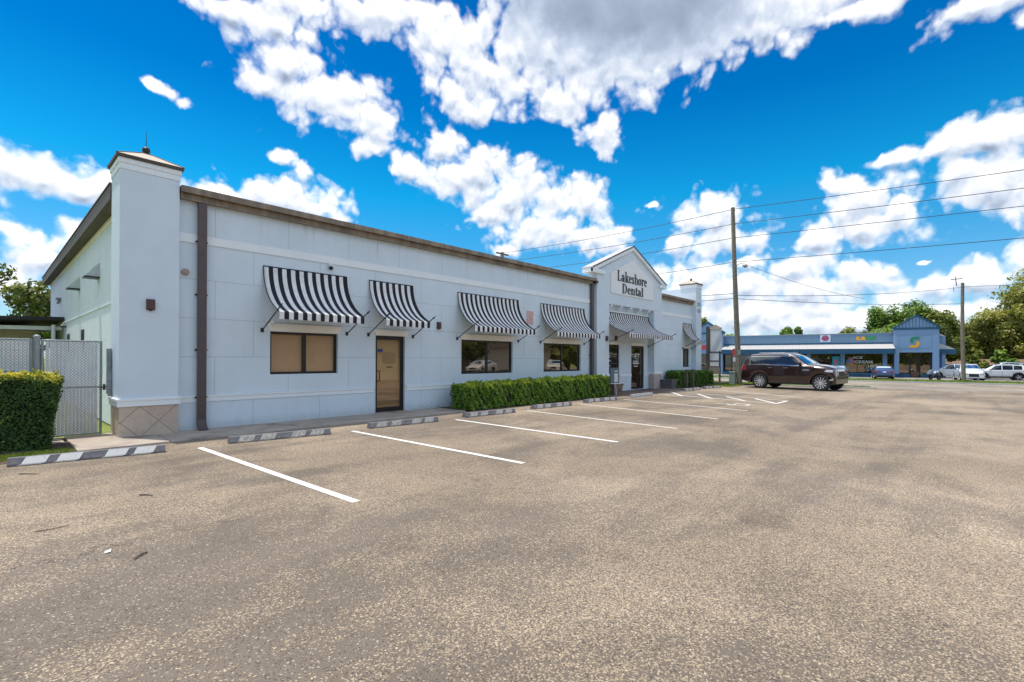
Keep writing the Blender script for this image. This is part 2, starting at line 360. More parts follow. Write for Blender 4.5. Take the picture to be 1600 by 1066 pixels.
def block_wall(name, col):
    mt, nb, p = newmat(name); c = geo(nb); x, y, z = nb.sep(c)
    br = nb.node('ShaderNodeTexBrick'); nb.put(br.inputs['Vector'], nb.comb(nb.m('ADD', y, x), z, 0)); br.offset = .5
    br.inputs['Scale'].default_value = 1.; br.inputs['Brick Width'].default_value = .4; br.inputs['Row Height'].default_value = .2
    br.inputs['Mortar Size'].default_value = .008; br.inputs['Mortar Smooth'].default_value = .5
    f = br.outputs['Fac']
    n = nb.noise(c, 1.2, 5, .6); k = nb.lin(n, .3, .7, .94, 1.04)
    colr = nb.mix(1., (*col, 1), nb.comb(k, k, k), 'MULTIPLY')
    nb.put(p.inputs['Base Color'], nb.mix(nb.m('MULTIPLY', f, .12), colr, (.3, .33, .3, 1))); p.inputs['Roughness'].default_value = .8
    nb.put(p.inputs['Normal'], nb.bump(nb.m('SUBTRACT', nb.m('MULTIPLY', nb.noise(c, 60., 4), .2), f), .35, .01))
    return mt

M = {}
M['asphalt'] = asphalt_mat('parking_asphalt')
M['road'] = asphalt_mat('road_asphalt', base=(.25, .225, .20), tan=(.40, .345, .28), dens=.12)
M['farlot'] = simple('far_asphalt', (.24, .225, .205), .9, var=.2, scale=.8)
M['paint'] = paint_mat('white_road_paint', wear=.22)
M['oldpaint'] = paint_mat('worn_white_road_paint', col=(.72, .69, .62), wear=.38)
M['yellowpaint'] = paint_mat('yellow_road_paint', col=(.55, .36, .07), wear=.4)
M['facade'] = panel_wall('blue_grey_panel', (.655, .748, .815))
M['stucco'] = simple('blue_grey_stucco', (.645, .735, .80), .8, var=.035, scale=2.2, spec=.3, bump=.35, bscale=140.)
M['trim'] = simple('pale_trim_paint', (.80, .85, .87), .65, var=.03, scale=3., spec=.3)
M['cream'] = simple('cream_bounce_lit_trim', (.90, .85, .76), .65, var=.04, scale=3.)  # eave cream; on lintels the warm bounced sunlight is put into the colour
M['block'] = block_wall('pale_green_block', (.70, .76, .79))
M['bronze'] = simple('dark_bronze_aluminium', (.022, .019, .018), .38, .35, var=.2, spec=.5)
M['downspout'] = simple('brown_downspout', (.085, .062, .062), .42, .1, var=.15, scale=9.)
M['black'] = simple('black_paint', (.013, .013, .016), .45)
M['blackfab'] = simple('black_canvas', (.012, .013, .020), .85, var=.3, scale=40., bump=.2, bscale=500.)
M['whitefab'] = simple('off_white_canvas', (.78, .77, .76), .85, var=.06, scale=8., bump=.2, bscale=500., dirt=((.42, .40, .36), 3., .45))
M['bronze_roof'] = simple('brown_metal_flashing', (.085, .066, .050), .7, .0, var=.3, scale=4.)
M['captop'] = simple('tan_cap_roof', (.50, .43, .34), .7, var=.12, scale=5.)
M['whitemetal'] = simple('white_metal_roof', (.55, .53, .51), .45, .1, var=.06, scale=4.)
M['sconce'] = simple('maroon_light_metal', (.10, .045, .04), .45, .2)
M['concrete'] = simple('concrete_walk', (.40, .34, .28), .9, var=.16, scale=2.6, bump=.4, bscale=60., dirt=((.13, .11, .09), 1.2, .75))
M['paver'] = simple('brown_brick_pavers', (.20, .13, .10), .9, var=.25, scale=9., bump=.4, bscale=30.)
M['wsblack'] = simple('weathered_wheel_stop', (.16, .155, .165), .85, var=.25, scale=12., bump=.5, bscale=80., dirt=((.33, .30, .27), 18., .5))
M['wspaint'] = paint_mat('flaking_white_paint', col=(.52, .49, .44), wear=.6, under=(.17, .16, .17))
M['steel'] = simple('galvanised_steel', (.30, .33, .34), .5, .3, var=.2, scale=14.)
M['slat'] = simple('grey_privacy_slat', (.86, .87, .88), .5, var=.1, scale=3.)
M['wood'] = simple('weathered_pole_wood', (.19, .165, .125), .9, var=.35, scale=7., bump=.6, bscale=40.)
M['darkwood'] = simple('dark_brown_wood', (.10, .082, .068), .8, var=.25, scale=8.)
M['soil'] = simple('brown_mulch', (.09, .06, .04), .95, var=.45, scale=20., bump=.8, bscale=50.)
M['wire'] = simple('dark_cable', (.03, .03, .035), .6)
M['plastic_white'] = simple('white_plastic', (.72, .72, .72), .4)
M['greymetal'] = simple('grey_green_cabinet', (.27, .32, .30), .6)
M['pot'] = simple('brown_planter', (.20, .14, .105), .8, var=.2, scale=10.)
M['pot2'] = simple('grey_planter', (.13, .13, .14), .8, var=.25, scale=10.)
M['lot_concrete'] = simple('pale_concrete_kerb', (.52, .50, .46), .85, var=.12, scale=3.)

def gutter_mat():
    mt, nb, p = newmat('rusty_brown_gutter'); c = geo(nb)
    n = nb.noise(nb.v('MULTIPLY', c, (1., 1., .12)), 3.1, 6, .65)
    n2 = nb.noise(nb.v('MULTIPLY', c, (1., 1., .08)), 14., 4, .6)
    colr = nb.ramp(nb.m('ADD', nb.m('MULTIPLY', n, .7), nb.m('MULTIPLY', n2, .3)), [(.3, (.12, .092, .068)), (.48, (.20, .158, .115)), (.58, (.31, .24, .17)), (.72, (.22, .14, .08))])
    nb.put(p.inputs['Base Color'], colr); p.inputs['Roughness'].default_value = .6; return mt
M['gutter'] = gutter_mat()

def tile_mat(name, c1=(.58, .49, .39), c2=(.50, .38, .31)):
    mt, nb, p = newmat(name); c = geo(nb); x, y, z = nb.sep(c)
    s_ = nb.m('ADD', x, y)
    a = nb.m('MULTIPLY', nb.m('ADD', nb.m('SUBTRACT', s_, 2.27 + 12.05), z), .7071); b = nb.m('MULTIPLY', nb.m('SUBTRACT', nb.m('SUBTRACT', s_, 2.27 + 12.05), z), .7071)
    a = nb.m('ADD', nb.m('DIVIDE', a, .44), 40.28); b = nb.m('ADD', nb.m('DIVIDE', b, .44), 40.28 )
    fa = nb.m('FRACT', a); fb = nb.m('FRACT', b)
    ja = nb.m('MINIMUM', fa, nb.m('SUBTRACT', 1., fa)); jb = nb.m('MINIMUM', fb, nb.m('SUBTRACT', 1., fb))
    j = nb.m('LESS_THAN', nb.m('MINIMUM', ja, jb), .014)
    wn = nb.node('ShaderNodeTexWhiteNoise', noise_dimensions='2D'); nb.put(wn.inputs['Vector'], nb.comb(nb.m('FLOOR', a), nb.m('FLOOR', b), 0))
    n = nb.noise(c, 5., 6, .65, 1.)
    colr = nb.mix(nb.m('ADD', nb.m('MULTIPLY', wn.outputs[0], .5), nb.m('MULTIPLY', nb.ss(n, .35, .65), .5)), (*c1, 1), (*c2, 1))
    colr = nb.mix(nb.m('MULTIPLY', nb.ss(nb.noise(c, 26., 4), .58, .7), .35), colr, (.2, .15, .12, 1))
    nb.put(p.inputs['Base Color'], nb.mix(nb.m('MULTIPLY', j, .7), colr, (.12, .10, .09, 1))); p.inputs['Roughness'].default_value = .55
    nb.put(p.inputs['Normal'], nb.bump(nb.m('SUBTRACT', nb.m('MULTIPLY', n, .2), j), .4, .005)); return mt
M['tile'] = tile_mat('travertine_tile')

def glass_mat(name, tint=(.30, .22, .15), refl=(.75, .62, .50), base=.16, dark=(.01, .009, .008), clear=True):
    mt, nb, p = newmat(name); nb.n.remove(p)
    o = nb.n['Material Output']
    g = nb.node('ShaderNodeBsdfGlossy'); g.inputs['Color'].default_value = (*refl, 1); g.inputs['Roughness'].default_value = .015
    c = objc(nb); nb.put(g.inputs['Normal'], nb.bump(nb.noise(c, 1.3, 2), .10, .02))
    if clear: t = nb.node('ShaderNodeBsdfTransparent')
    else: t = nb.node('ShaderNodeBsdfDiffuse')
    t.inputs['Color'].default_value = (*(tint if clear else dark), 1)
    lw = nb.node('ShaderNodeLayerWeight'); lw.inputs['Blend'].default_value = .35
    f = nb.m('ADD', base, nb.m('MULTIPLY', lw.outputs['Fresnel'], .65), clamp=True)
    mx = nb.node('ShaderNodeMixShader'); nb.put(mx.inputs[0], f); nb.l.new(t.outputs[0], mx.inputs[1]); nb.l.new(g.outputs[0], mx.inputs[2])
    nb.l.new(mx.outputs[0], o.inputs[0]); return mt
M['glass_clear'] = glass_mat('bronze_tinted_glass', tint=(.94, .90, .84), base=.05)
M['glass_door'] = glass_mat('bronze_mirror_glass', tint=(.80, .72, .60), base=.20)
M['glass_dark'] = glass_mat('dark_reflective_glass', dark=(.018, .014, .011), base=.28, clear=False)
M['glass_car'] = glass_mat('car_glass', dark=(.012, .016, .018), refl=(.8, .95, 1.), base=.035, clear=False)
M['blind'] = simple('tan_window_blind', (.82, .60, .40), .7, var=.05)
M['interior'] = simple('dark_interior', (.02, .018, .016), .9)

def leaf_mat(name, dark, midc, light, trans=.25):
    mt, nb, p = newmat(name)
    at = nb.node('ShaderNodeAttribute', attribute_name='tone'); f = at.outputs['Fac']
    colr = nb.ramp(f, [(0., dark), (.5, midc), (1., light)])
    nb.put(p.inputs['Base Color'], colr); p.inputs['Roughness'].default_value = .5; p.inputs['Specular IOR Level'].default_value = .4
    tr = nb.node('ShaderNodeBsdfTranslucent'); nb.put(tr.inputs['Color'], nb.mix(1., colr, (1.2, 1.25, .6, 1), 'MULTIPLY'))
    mx = nb.node('ShaderNodeMixShader'); mx.inputs[0].default_value = trans
    nb.l.new(p.outputs[0], mx.inputs[1]); nb.l.new(tr.outputs[0], mx.inputs[2]); nb.l.new(mx.outputs[0], nb.n['Material Output'].inputs[0]); return mt
M['leaf_hedge'] = leaf_mat('hedge_leaf', (.035, .085, .012), (.13, .27, .03), (.55, .62, .07))
M['leaf_hedge2'] = leaf_mat('boxwood_leaf', (.025, .065, .014), (.075, .165, .025), (.80, .66, .07))
M['leaf_oak'] = leaf_mat('oak_leaf', (.06, .09, .02), (.22, .26, .05), (.48, .46, .11))
M['leaf_oak2'] = leaf_mat('yellow_green_leaf', (.10, .12, .025), (.38, .37, .08), (.66, .60, .20))
M['leaf_green'] = leaf_mat('green_leaf', (.05, .10, .015), (.17, .28, .035), (.42, .50, .08))
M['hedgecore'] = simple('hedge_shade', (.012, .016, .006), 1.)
M['bark'] = simple('grey_bark', (.13, .105, .08), .95, var=.35, scale=6., bump=.8, bscale=20.)
def grass_mat():
    mt, nb, p = newmat('lawn'); c = geo(nb)
    n = nb.noise(c, .5, 5, .6); n2 = nb.noise(c, 14., 5, .7)
    colr = nb.ramp(nb.m('ADD', nb.m('MULTIPLY', n, .55), nb.m('MULTIPLY', n2, .45)), [(.3, (.06, .09, .015)), (.45, (.15, .20, .03)), (.6, (.28, .30, .06)), (.75, (.38, .31, .15))])
    nb.put(p.inputs['Base Color'], colr); p.inputs['Roughness'].default_value = .95
    nb.put(p.inputs['Normal'], nb.bump(n2, .8, .04)); return mt
M['grass'] = grass_mat()
M['blade'] = leaf_mat('grass_blade', (.07, .12, .015), (.20, .30, .03), (.42, .46, .08))

# ================================================================== terrain
NX, NY = math.cos(R(9.67)), math.sin(R(9.67))       # across the street
DX, DY = -NY, NX                                    # along the street
def zt(u):
    return float(np.interp(u, [-1e4, 33.5, 44., 62., 90., 99., 1e5], [0, 0, -.35, -.5, -.5, -2.2, -2.2]))
def UW(u, w_, dz=0.): return (NX * u + DX * w_, NY * u + DY * w_, zt(u) + dz)
US = [-700, -60, 0, 33.5, 44, 62, 90, 99, 120, 300, 3500]
g = MB(); g.grid([[UW(u, w_, -.03 if u < 34 else -.012) for w_ in (-3500, -200, -40, 0, 40, 200, 3500)] for u in US])
struct(g.build('ground', M['grass']))
# parking lot: everything south of the building line, joined to the street
g = MB()
g.grid([[(x, y, 0.) for y in (-45, -10, 0, 9.8, 10.9)] for x in (-30, 0, 10, 20, 29.6)])
def lot_edge(u0, u1, w0, w1): g.quad(UW(u0, w0), UW(u1, w0), UW(u1, w1), UW(u0, w1))
ey = lambda y: (y, )
pts = [(29.6, -45), (29.6, 9.9)]
def on_u(u, y): # x on line u at given y
    return (u - NY * y) / NX
for (ya, yb) in ((-45, -10), (-10, 3.2), (3.2, 9.9)):
    g.quad((29.6, ya, 0), (on_u(33.5, ya), ya, 0), (on_u(33.5, yb), yb, 0), (29.6, yb, 0))
struct(g.build('pavement', M['asphalt']))
g = MB(); g.grid([[UW(u, w_, .001 if u > 33.5 else 0) for w_ in (-60, -20, -2.4)] for u in (33.5, 36.6)])
struct(g.build('driveway_pavement', M['asphalt']))
g = MB(); g.grid([[UW(u, w_, .004) for w_ in (-900, -60, -20, 0, 20, 60, 900)] for u in (36.6, 44, 56.5)])
struct(g.build('road', M['road']))
g = MB()
g.grid([[UW(u, w_, .010) for w_ in (-300, -20, 0, 20, 300)] for u in (41.9, 42.12)])
struct(g.build('road_edge_line', M['paint']))
for k, u in enumerate((49.0, 49.4)):
    g = MB(); g.grid([[UW(u + q, w_, .010) for w_ in (-300, -20, 0, 20, 300)] for q in (0, .14)])
    struct(g.build('road_centre_line', M['yellowpaint']))
g = MB(); g.grid([[UW(u, w_, .02) for w_ in (-60, -20, 0, 20, 60)] for u in (62., 89.)])
struct(g.build('far_pavement', M['farlot']))
# kerbs
def kerb(u0, u1, w0, w1, h, name='kerb'):
    m_ = MB(); z0 = zt(u0)
    a = [UW(u0, w0), UW(u1, w0), UW(u1, w1), UW(u0, w1)]
    m_.quad(*[(p[0], p[1], z0 + h) for p in a])
    for i in range(4):
        p, q = a[i], a[(i + 1) % 4]; m_.quad((p[0], p[1], z0 - .05), (q[0], q[1], z0 - .05), (q[0], q[1], z0 + h), (p[0], p[1], z0 + h))
    return struct(m_.build(name, M['lot_concrete'], bevel=.015))
kerb(36.3, 36.6, -2.4, 60, .10); kerb(56.5, 56.8, -60, 60, .12)
kerb(33.5, 33.7, -2.2, 3.6, .08)
# verge with grass blades that read at its distance
def blades(name, n, fn, size, mat='blade', lab=None):
    u = RNG.random((n, 2)); P = np.array([fn(a, b) for a, b in u])
    ang = RNG.random(n) * 2 * PI; h = size * (.5 + RNG.random(n)); wd = h * .22; ln = (RNG.random((n, 2)) - .5) * h[:, None] * .9
    A = P + np.c_[np.cos(ang) * wd, np.sin(ang) * wd, np.zeros(n)]; B = P - np.c_[np.cos(ang) * wd, np.sin(ang) * wd, np.zeros(n)]
    C = P + np.c_[ln, h]
    V = np.stack([A, B, C], 1).reshape(-1, 3); return leafmesh(name, V, 3, RNG.random(n) * .9, mat)
def leafmesh(name, V, k, tone, mat, parent=None, org=(0, 0, 0)):
    n = len(V) // k; me = bpy.data.meshes.new(name)
    me.vertices.add(n * k); me.vertices.foreach_set('co', (V - np.array(org)).astype(np.float32).ravel())
    me.loops.add(n * k); me.loops.foreach_set('vertex_index', np.arange(n * k, dtype=np.int32))
    me.polygons.add(n); me.polygons.foreach_set('loop_start', np.arange(n, dtype=np.int32) * k)
    try: me.polygons.foreach_set('loop_total', np.full(n, k, dtype=np.int32))
    except Exception: pass
    at = me.attributes.new('tone', 'FLOAT', 'FACE'); at.data.foreach_set('value', np.clip(tone, 0, 1).astype(np.float32))
    me.materials.append(M[mat] if isinstance(mat, str) else mat); me.update(calc_edges=True); me.validate()
    o = bpy.data.objects.new(name, me); COL.objects.link(o)
    if parent: o.parent = parent
    return o
vg = MB(); vg.grid([[UW(u, w_, .06) for w_ in (-2.2, 0, 3.6, 30)] for u in (33.7, 36.3)]); struct(vg.build('verge_ground', M['grass']))
vg = MB(); vg.grid([[UW(u, w_, .10) for w_ in (-60, -10, 0, 10, 60)] for u in (56.8, 62.)]); struct(vg.build('verge_ground', M['grass']))
tag(blades('grass', 9000, lambda a, b: UW(33.7 + 2.6 * a, -2.1 + 14 * b, .06), .07), 'short sunlit grass on the verge between the car park and the street', 'grass', kind='stuff')
tag(blades('grass', 16000, lambda a, b: UW(56.9 + 5 * a, -18 + 45 * b, .10), .12), 'strip of bright grass along the far side of the street', 'grass', kind='stuff')
# walkway in front of the building (slabs), pavers at the entrance
g = MB()
for a, b in ((1.05, 2.35), (2.365, 5.1), (5.115, 7.6), (7.615, 9.75)):
    g.box(a, b, 10.86, 12.24 if a > 2 else 12.95, -.05, .035)
struct(g.build('path', M['concrete'], bevel=.012))
g = MB(); g.box(.55, 1.0, 12.15, 12.9, -.05, .03)
struct(g.build('path', M['concrete'], bevel=.012))
g = MB(); g.box(18.3, 26.0, 10.9, 12.4, -.05, .03); struct(g.build('paved_path', M['paver'], bevel=.01))
g = MB(); g.grid([[(x, y, .025 + .02 * math.sin(x * 3) * math.sin(y * 5)) for y in np.linspace(10.9, 12.2, 5)] for x in np.linspace(9.75, 18.3, 30)]); struct(g.build('soil_ground', M['soil']))
g = MB(); g.grid([[(x, y, .022 + .02 * math.sin(x * 3)) for y in np.linspace(11.0, 12.2, 5)] for x in np.linspace(26., 32.0, 20)]); struct(g.build('soil_ground', M['soil']))
g = MB(); g.grid([[(x, y, .012 + .015 * math.sin(x * 5) * math.cos(y * 7)) for y in np.linspace(10.45, 12.9, 12)] for x in np.linspace(-4, 1.04, 24)]); struct(g.build('soil_ground', M['soil']))
g = MB(); g.grid([[(x, y, .014) for y in (9.95, 10.5, 11.2, 14.)] for x in (29.7, 32, 36.)]); 
struct(g.build('verge_ground', M['grass']))
tag(blades('grass', 9000, lambda a, b: (29.9 + 5.2 * a, 9.98 + 3.2 * b, .01), .07), 'patch of grass around the foot of the pylon sign and utility pole', 'grass', kind='stuff')
tag(blades('grass', 7000, lambda a, b: (-.6 + 1.62 * a, 10.62 + .5 * b + .35 * a * b, .0), .035), 'low green grass between the clipped hedge and the kerb stop', 'grass', kind='stuff')
# painted lines of the stalls
def line(name, x0, y0, x1, y1, wd=.10, mat='paint', z=.005):
    d = Vector((x1 - x0, y1 - y0, 0)).normalized(); nrm = Vector((-d.y, d.x, 0)) * wd / 2; a = Vector((x0, y0, z)); b = Vector((x1, y1, z))
    m_ = MB(); n = 12
    m_.grid([[a + (b - a) * (i / n) - nrm, a + (b - a) * (i / n) + nrm] for i in range(n + 1)])
    return struct(m_.build(name, M[mat]))
STR = [(2.58, 9.9, 2.80, 4.93), (5.45, 9.77, 5.58, 4.90), (8.34, 9.68, 8.26, 4.84), (11.29, 9.79, 10.82, 4.79), (14.3, 9.9, 13.33, 4.76), (17.15, 9.8, 16.15, 4.87), (21.2, 10.3, 19.47, 4.89)]
for i, s_ in enumerate(STR): line('road_marking', *s_, mat='paint' if i < 3 else 'oldpaint')
for s_ in ((22.8, 10.42, 20.58, 8.88), (22.23, 8.87, 20.11, 7.44), (21.61, 7.37, 19.82, 6.05), (21.35, 6.16, 19.47, 4.89)): line('road_marking', *s_, wd=.11, mat='paint', z=.0062)
line('road_marking', 19.47, 4.89, 21.05, 4.9, .10, 'paint', .0074)
line('road_marking', 23.1, 10.3, 21.0, 4.89, .10, 'oldpaint', .0086)
line('road_marking', 26.0, 9.9, 23.4, 4.86, .10, 'oldpaint')
# wheelchair symbol on the accessible stall
m_ = MB()
cx0, cy0 = 18.05, 5.75
ring = lambda rx, ry, t0, t1, n: [[(cx0 + math.cos(t) * (rx - q), cy0 + math.sin(t) * (ry - q), .005) for q in (0, .09)] for t in np.linspace(t0, t1, n)]
m_.grid(ring(.42, .38, R(100), R(380), 18))
m_.quad((cx0 - .1, cy0 + .1, .0062), (cx0 + .0, cy0 + .1, .0062), (cx0 + .0, cy0 + .75, .0062), (cx0 - .1, cy0 + .75, .0062))
m_.quad((cx0 + .0, cy0 + .1, .0062), (cx0 + .45, cy0 + .1, .0062), (cx0 + .45, cy0 + .2, .0062), (cx0 + .0, cy0 + .2, .0062))
m_.quad((cx0 + .36, cy0 - .35, .0074), (cx0 + .45, cy0 - .35, .0074), (cx0 + .45, cy0 + .1, .0074), (cx0 + .36, cy0 + .1, .0074))
struct(m_.build('road_marking', M['oldpaint']))

# ================================================================== the dental building
FY = 12.2
ORG = (16., 12.2, 0.)
B = empty('dental_building', ORG, 0, 'single-storey pale blue-grey office building with corner pillars and a gabled entrance', 'building')
def bb(m_, name, mat, parent=None, **k): return m_.build(name, mat, parent or B, ORG, **k)
def wall_y(m_, x0, x1, z0, z1, y, holes, depth=.14, m=0, mr=0):
    xs = sorted({x0, x1, *[h[0] for h in holes], *[h[1] for h in holes]}); zs = sorted({z0, z1, *[h[2] for h in holes], *[h[3] for h in holes]})
    for i in range(len(xs) - 1):
        for j in range(len(zs) - 1):
            cx, cz = (xs[i] + xs[i + 1]) / 2, (zs[j] + zs[j + 1]) / 2
            if any(h[0] < cx < h[1] and h[2] < cz < h[3] for h in holes): continue
            m_.quad((xs[i], y, zs[j]), (xs[i + 1], y, zs[j]), (xs[i + 1], y, zs[j + 1]), (xs[i], y, zs[j + 1]), m=m)
    for a, b, c, d in holes:
        e = y + depth
        m_.quad((a, y, c), (a, y, d), (a, e, d), (a, e, c), m=mr); m_.quad((b, y, d), (b, y, c), (b, e, c), (b, e, d), m=mr)
        m_.quad((a, y, d), (b, y, d), (b, e, d), (a, e, d), m=mr); m_.quad((b, y, c), (a, y, c), (a, e, c), (b, e, c), m=mr)
WINS = [(4.64, 6.37, 1.20, 2.24), (10.74, 13.26, 1.08, 2.23), (15.09, 17.66, 1.08, 2.23)]
DOOR1 = (7.51, 8.50, .045, 2.25)
FW = (28.36, 29.28, 1.13, 2.26)
w_ = MB(); wall_y(w_, 2.0, 18.7, 0, 4.97, FY, WINS + [DOOR1]); wall_y(w_, 24.9, 30.0, 0, 4.97, FY, [FW])
w_.box(2.75, 30, 12.6, 12.7, 0, .01)
bb(w_, 'front_wall', [M['facade']])
# side wall (block) with jog, rear and right walls
w_ = MB()
w_.quad((2.0, 30.5, 0), (2.0, 12.2, 0), (2.0, 12.2, 4.9), (2.0, 30.5, 4.9))
w_.quad((30.2, 30.5, 0), (2.0, 30.5, 0), (2.0, 30.5, 4.9), (30.2, 30.5, 4.9))
w_.quad((30.2, 12.9, 0), (30.2, 30.5, 0), (30.2, 30.5, 5.4), (30.2, 12.9, 5.4))
bb(w_, 'side_wall', M['block'])
w_ = MB(); w_.box(1.975, 1.998, 14.2, 24.6, 2.86, 2.90); bb(w_, 'wall_ledge', M['block'])
w_ = MB(); w_.box(1.97, 1.998, 12.97, 30.45, 4.78, 4.9); bb(w_, 'eave_trim', M['cream'])
w_ = MB(); w_.box(2.01, 30.1, 12.3, 30.45, 5.02, 5.12); bb(w_, 'flat_roof', M['whitemetal'])
w_ = MB(); w_.box(1.74, 2.0, 12.97, 30.9, 4.90, 5.21); w_.box(1.72, 1.76, 12.97, 30.92, 5.21, 5.235); bb(w_, 'side_fascia', M['bronze_roof'])
w_ = MB(); w_.box(29.98, 30.19, 12.95, 19., 4.9, 6.06); bb(w_, 'side_parapet', M['stucco'])
# gutters
for (a, b) in ((2.77, 18.585), (25.045, 29.62)):
    w_ = MB(); w_.box(a, b, 11.98, 12.32, 5.10, 5.225); w_.box(a, b, 11.965, 11.98, 5.085, 5.115); w_.box(a, b, 12.075, 12.19, 4.965, 5.098); w_.box(a, b, 12.05, 12.075, 4.955, 4.985)
    bb(w_, 'gutter', M['gutter'], bevel=.006)
def band(m_, x0, x1, z0, z1, pr, y=FY): m_.box(x0, x1, y - pr, y + .01, z0, z1)
for a, b in ((2.76, 18.6), (25.04, 29.66)):
    w_ = MB(); band(w_, a, b, 4.08, 4.265, .028); bb(w_, 'upper_band', M['trim'], bevel=.005)
for a, b in ((2.76, 7.46), (8.55, 18.6), (25.04, 29.66)):
    w_ = MB(); w_.prism([(FY - .022, .635), (FY - .022, .735), (FY - .042, .738), (FY - .042, .775), (FY + .01, .775), (FY + .01, .635)][::-1], lambda u, v, d: (a + d, u, v), b - a)
    bb(w_, 'lower_trim', M['trim'])
def header(x0, x1, z, h=.19, y=FY, mat='cream'):
    m_ = MB(); P = [(x0, z), (x1, z), (x1 + .06, z + h - .04), (x1 + .06, z + h), (x0 - .06, z + h), (x0 - .06, z + h - .04)]
    m_.prism(P, lambda u, v, d: (u, y - .045 + d, v), .05); return bb(m_, 'lintel', M[mat], bevel=.004)
def window(x0, x1, z0, z1, y=FY, mull=1, glass='glass_dark', blinds=False, rec=.075, label=None):
    fw = .055; yy = y + rec
    m_ = MB(); m_.box(x0, x1, yy, yy + .06, z0, z0 + fw); m_.box(x0, x1, yy, yy + .06, z1 - fw, z1)
    m_.box(x0, x0 + fw, yy, yy + .06, z0 + fw, z1 - fw); m_.box(x1 - fw, x1, yy, yy + .06, z0 + fw, z1 - fw)
    xm = [x0 + (x1 - x0) * (i + 1) / (mull + 1) * (1.0 if mull else 1) for i in range(mull)]
    for q in xm: m_.box(q - .045, q + .045, yy + .002, yy + .058, z0 + fw, z1 - fw)
    fr = bb(m_, 'window', M['bronze'], bevel=.004)
    if label: fr['label'] = label
    ed = [x0 + fw] + [v for q in xm for v in (q - .045, q + .045)] + [x1 - fw]
    for i in range(0, len(ed), 2):
        p_ = MB(); p_.quad((ed[i], yy + .025, z0 + fw), (ed[i + 1], yy + .025, z0 + fw), (ed[i + 1], yy + .025, z1 - fw), (ed[i], yy + .025, z1 - fw)); bb(p_, 'pane', M[glass], fr)
    if blinds:
        s_ = MB(); n = int((z1 - z0) / .05)
        for k in range(n + 1):
            zz = z0 + .02 + k * .05; s_.quad((x0 + .02, yy + .075, zz), (x1 - .02, yy + .075, zz), (x1 - .02, yy + .09, zz + .046), (x0 + .02, yy + .09, zz + .046))
        s_.box(x0 - .05, x1 + .05, yy + .11, yy + .13, z0 - .05, z1 + .05)
        bb(s_, 'blind', M['blind'], fr)
    else:
        s_ = MB(); s_.box(x0 - .05, x1 + .05, yy + .10, yy + .12, z0 - .05, z1 + .05); bb(s_, 'backing_sheet', M['interior'], fr)
    return fr
window(*WINS[0], blinds=True, glass='glass_clear', label='window with closed tan blinds under the leftmost wide awning'); header(4.64, 6.40, 2.245)
window(*WINS[1]); header(10.74, 13.29, 2.235); window(*WINS[2]); header(15.09, 17.69, 2.235)
window(*FW, mull=0); header(28.36, 29.28, 2.265, .12)
def door(x0, x1, z0, z1, y=FY, rec=.07, glass='glass_door', handle='l', back='blind', pull=1.):
    yy = y + rec; m_ = MB(); fw = .045
    for a, b, c, d in ((x0, x1, z1 - fw, z1), (x0, x0 + fw, z0, z1 - fw), (x1 - fw, x1, z0, z1 - fw)): m_.box(a, b, yy, yy + .09, c, d)
    # leaf
    for a, b, c, d in ((x0 + fw, x1 - fw, z0 + .01, z0 + .13), (x0 + fw, x1 - fw, z1 - .115, z1 - fw), (x0 + fw, x0 + fw + .055, z0 + .13, z1 - .115), (x1 - fw - .055, x1 - fw, z0 + .13, z1 - .115)): m_.box(a, b, yy + .012, yy + .055, c, d)
    dr = bb(m_, 'door', M['bronze'], bevel=.004)
    p_ = MB(); p_.quad((x0 + fw + .05, yy + .03, z0 + .12), (x1 - fw - .05, yy + .03, z0 + .12), (x1 - fw - .05, yy + .03, z1 - .11), (x0 + fw + .05, yy + .03, z1 - .11)); bb(p_, 'pane', M[glass], dr)
    h = MB(); hx = x0 + fw + .03 if handle == 'l' else x1 - fw - .03
    h.path([(hx, yy + .01, z0 + .9), (hx, yy - .05, z0 + .9), (hx + .07, yy - .05, z0 + .92), (hx + .07, yy - .05, z0 + 1.18), (hx, yy - .05, z0 + 1.2), (hx, yy + .01, z0 + 1.2)], [.012] * 6); bb(h, 'handle', M['bronze'], dr)
    s_ = MB(); s_.box(x0, x1, yy + .11, yy + .13, z0, z1); bb(s_, 'backing_sheet', M[back], dr)
    return dr
def reflection_mat():  # paints the door's reflection: cream wall above, brown ground below
    mt, nb, p = newmat('painted_door_reflection'); c = geo(nb); x, y, z = nb.sep(c)
    f = nb.ss(nb.m('ADD', z, nb.m('MULTIPLY', nb.noise(c, 2.), .05)), .98, 1.0)
    nb.put(p.inputs['Base Color'], nb.mix(f, (.60, .44, .28, 1), (.98, .86, .62, 1))); p.inputs['Roughness'].default_value = .8; return mt
M['door_reflection'] = reflection_mat()
d1 = door(*DOOR1, back='door_reflection')
d1['label'] = 'bronze framed glass door under the narrow striped awning'
tk = MB(); tk.box(7.93, 8.13, FY + .078, FY + .094, .98 + .35, .98 + .375); bb(tk, 'mail_slot', M['bronze'], d1)
nt = MB(); nt.box(7.64, 7.80, FY + .092, FY + .098, 1.78, 1.87); bb(nt, 'notice', simple('blue_sticker', (.02, .035, .18), .5), d1)
st = MB(); st.box(7.46, 8.55, 12.02, 12.33, .0, .046); bb(st, 'door_step', M['concrete'], bevel=.008)
header(7.51, 8.54, 2.255, .16)

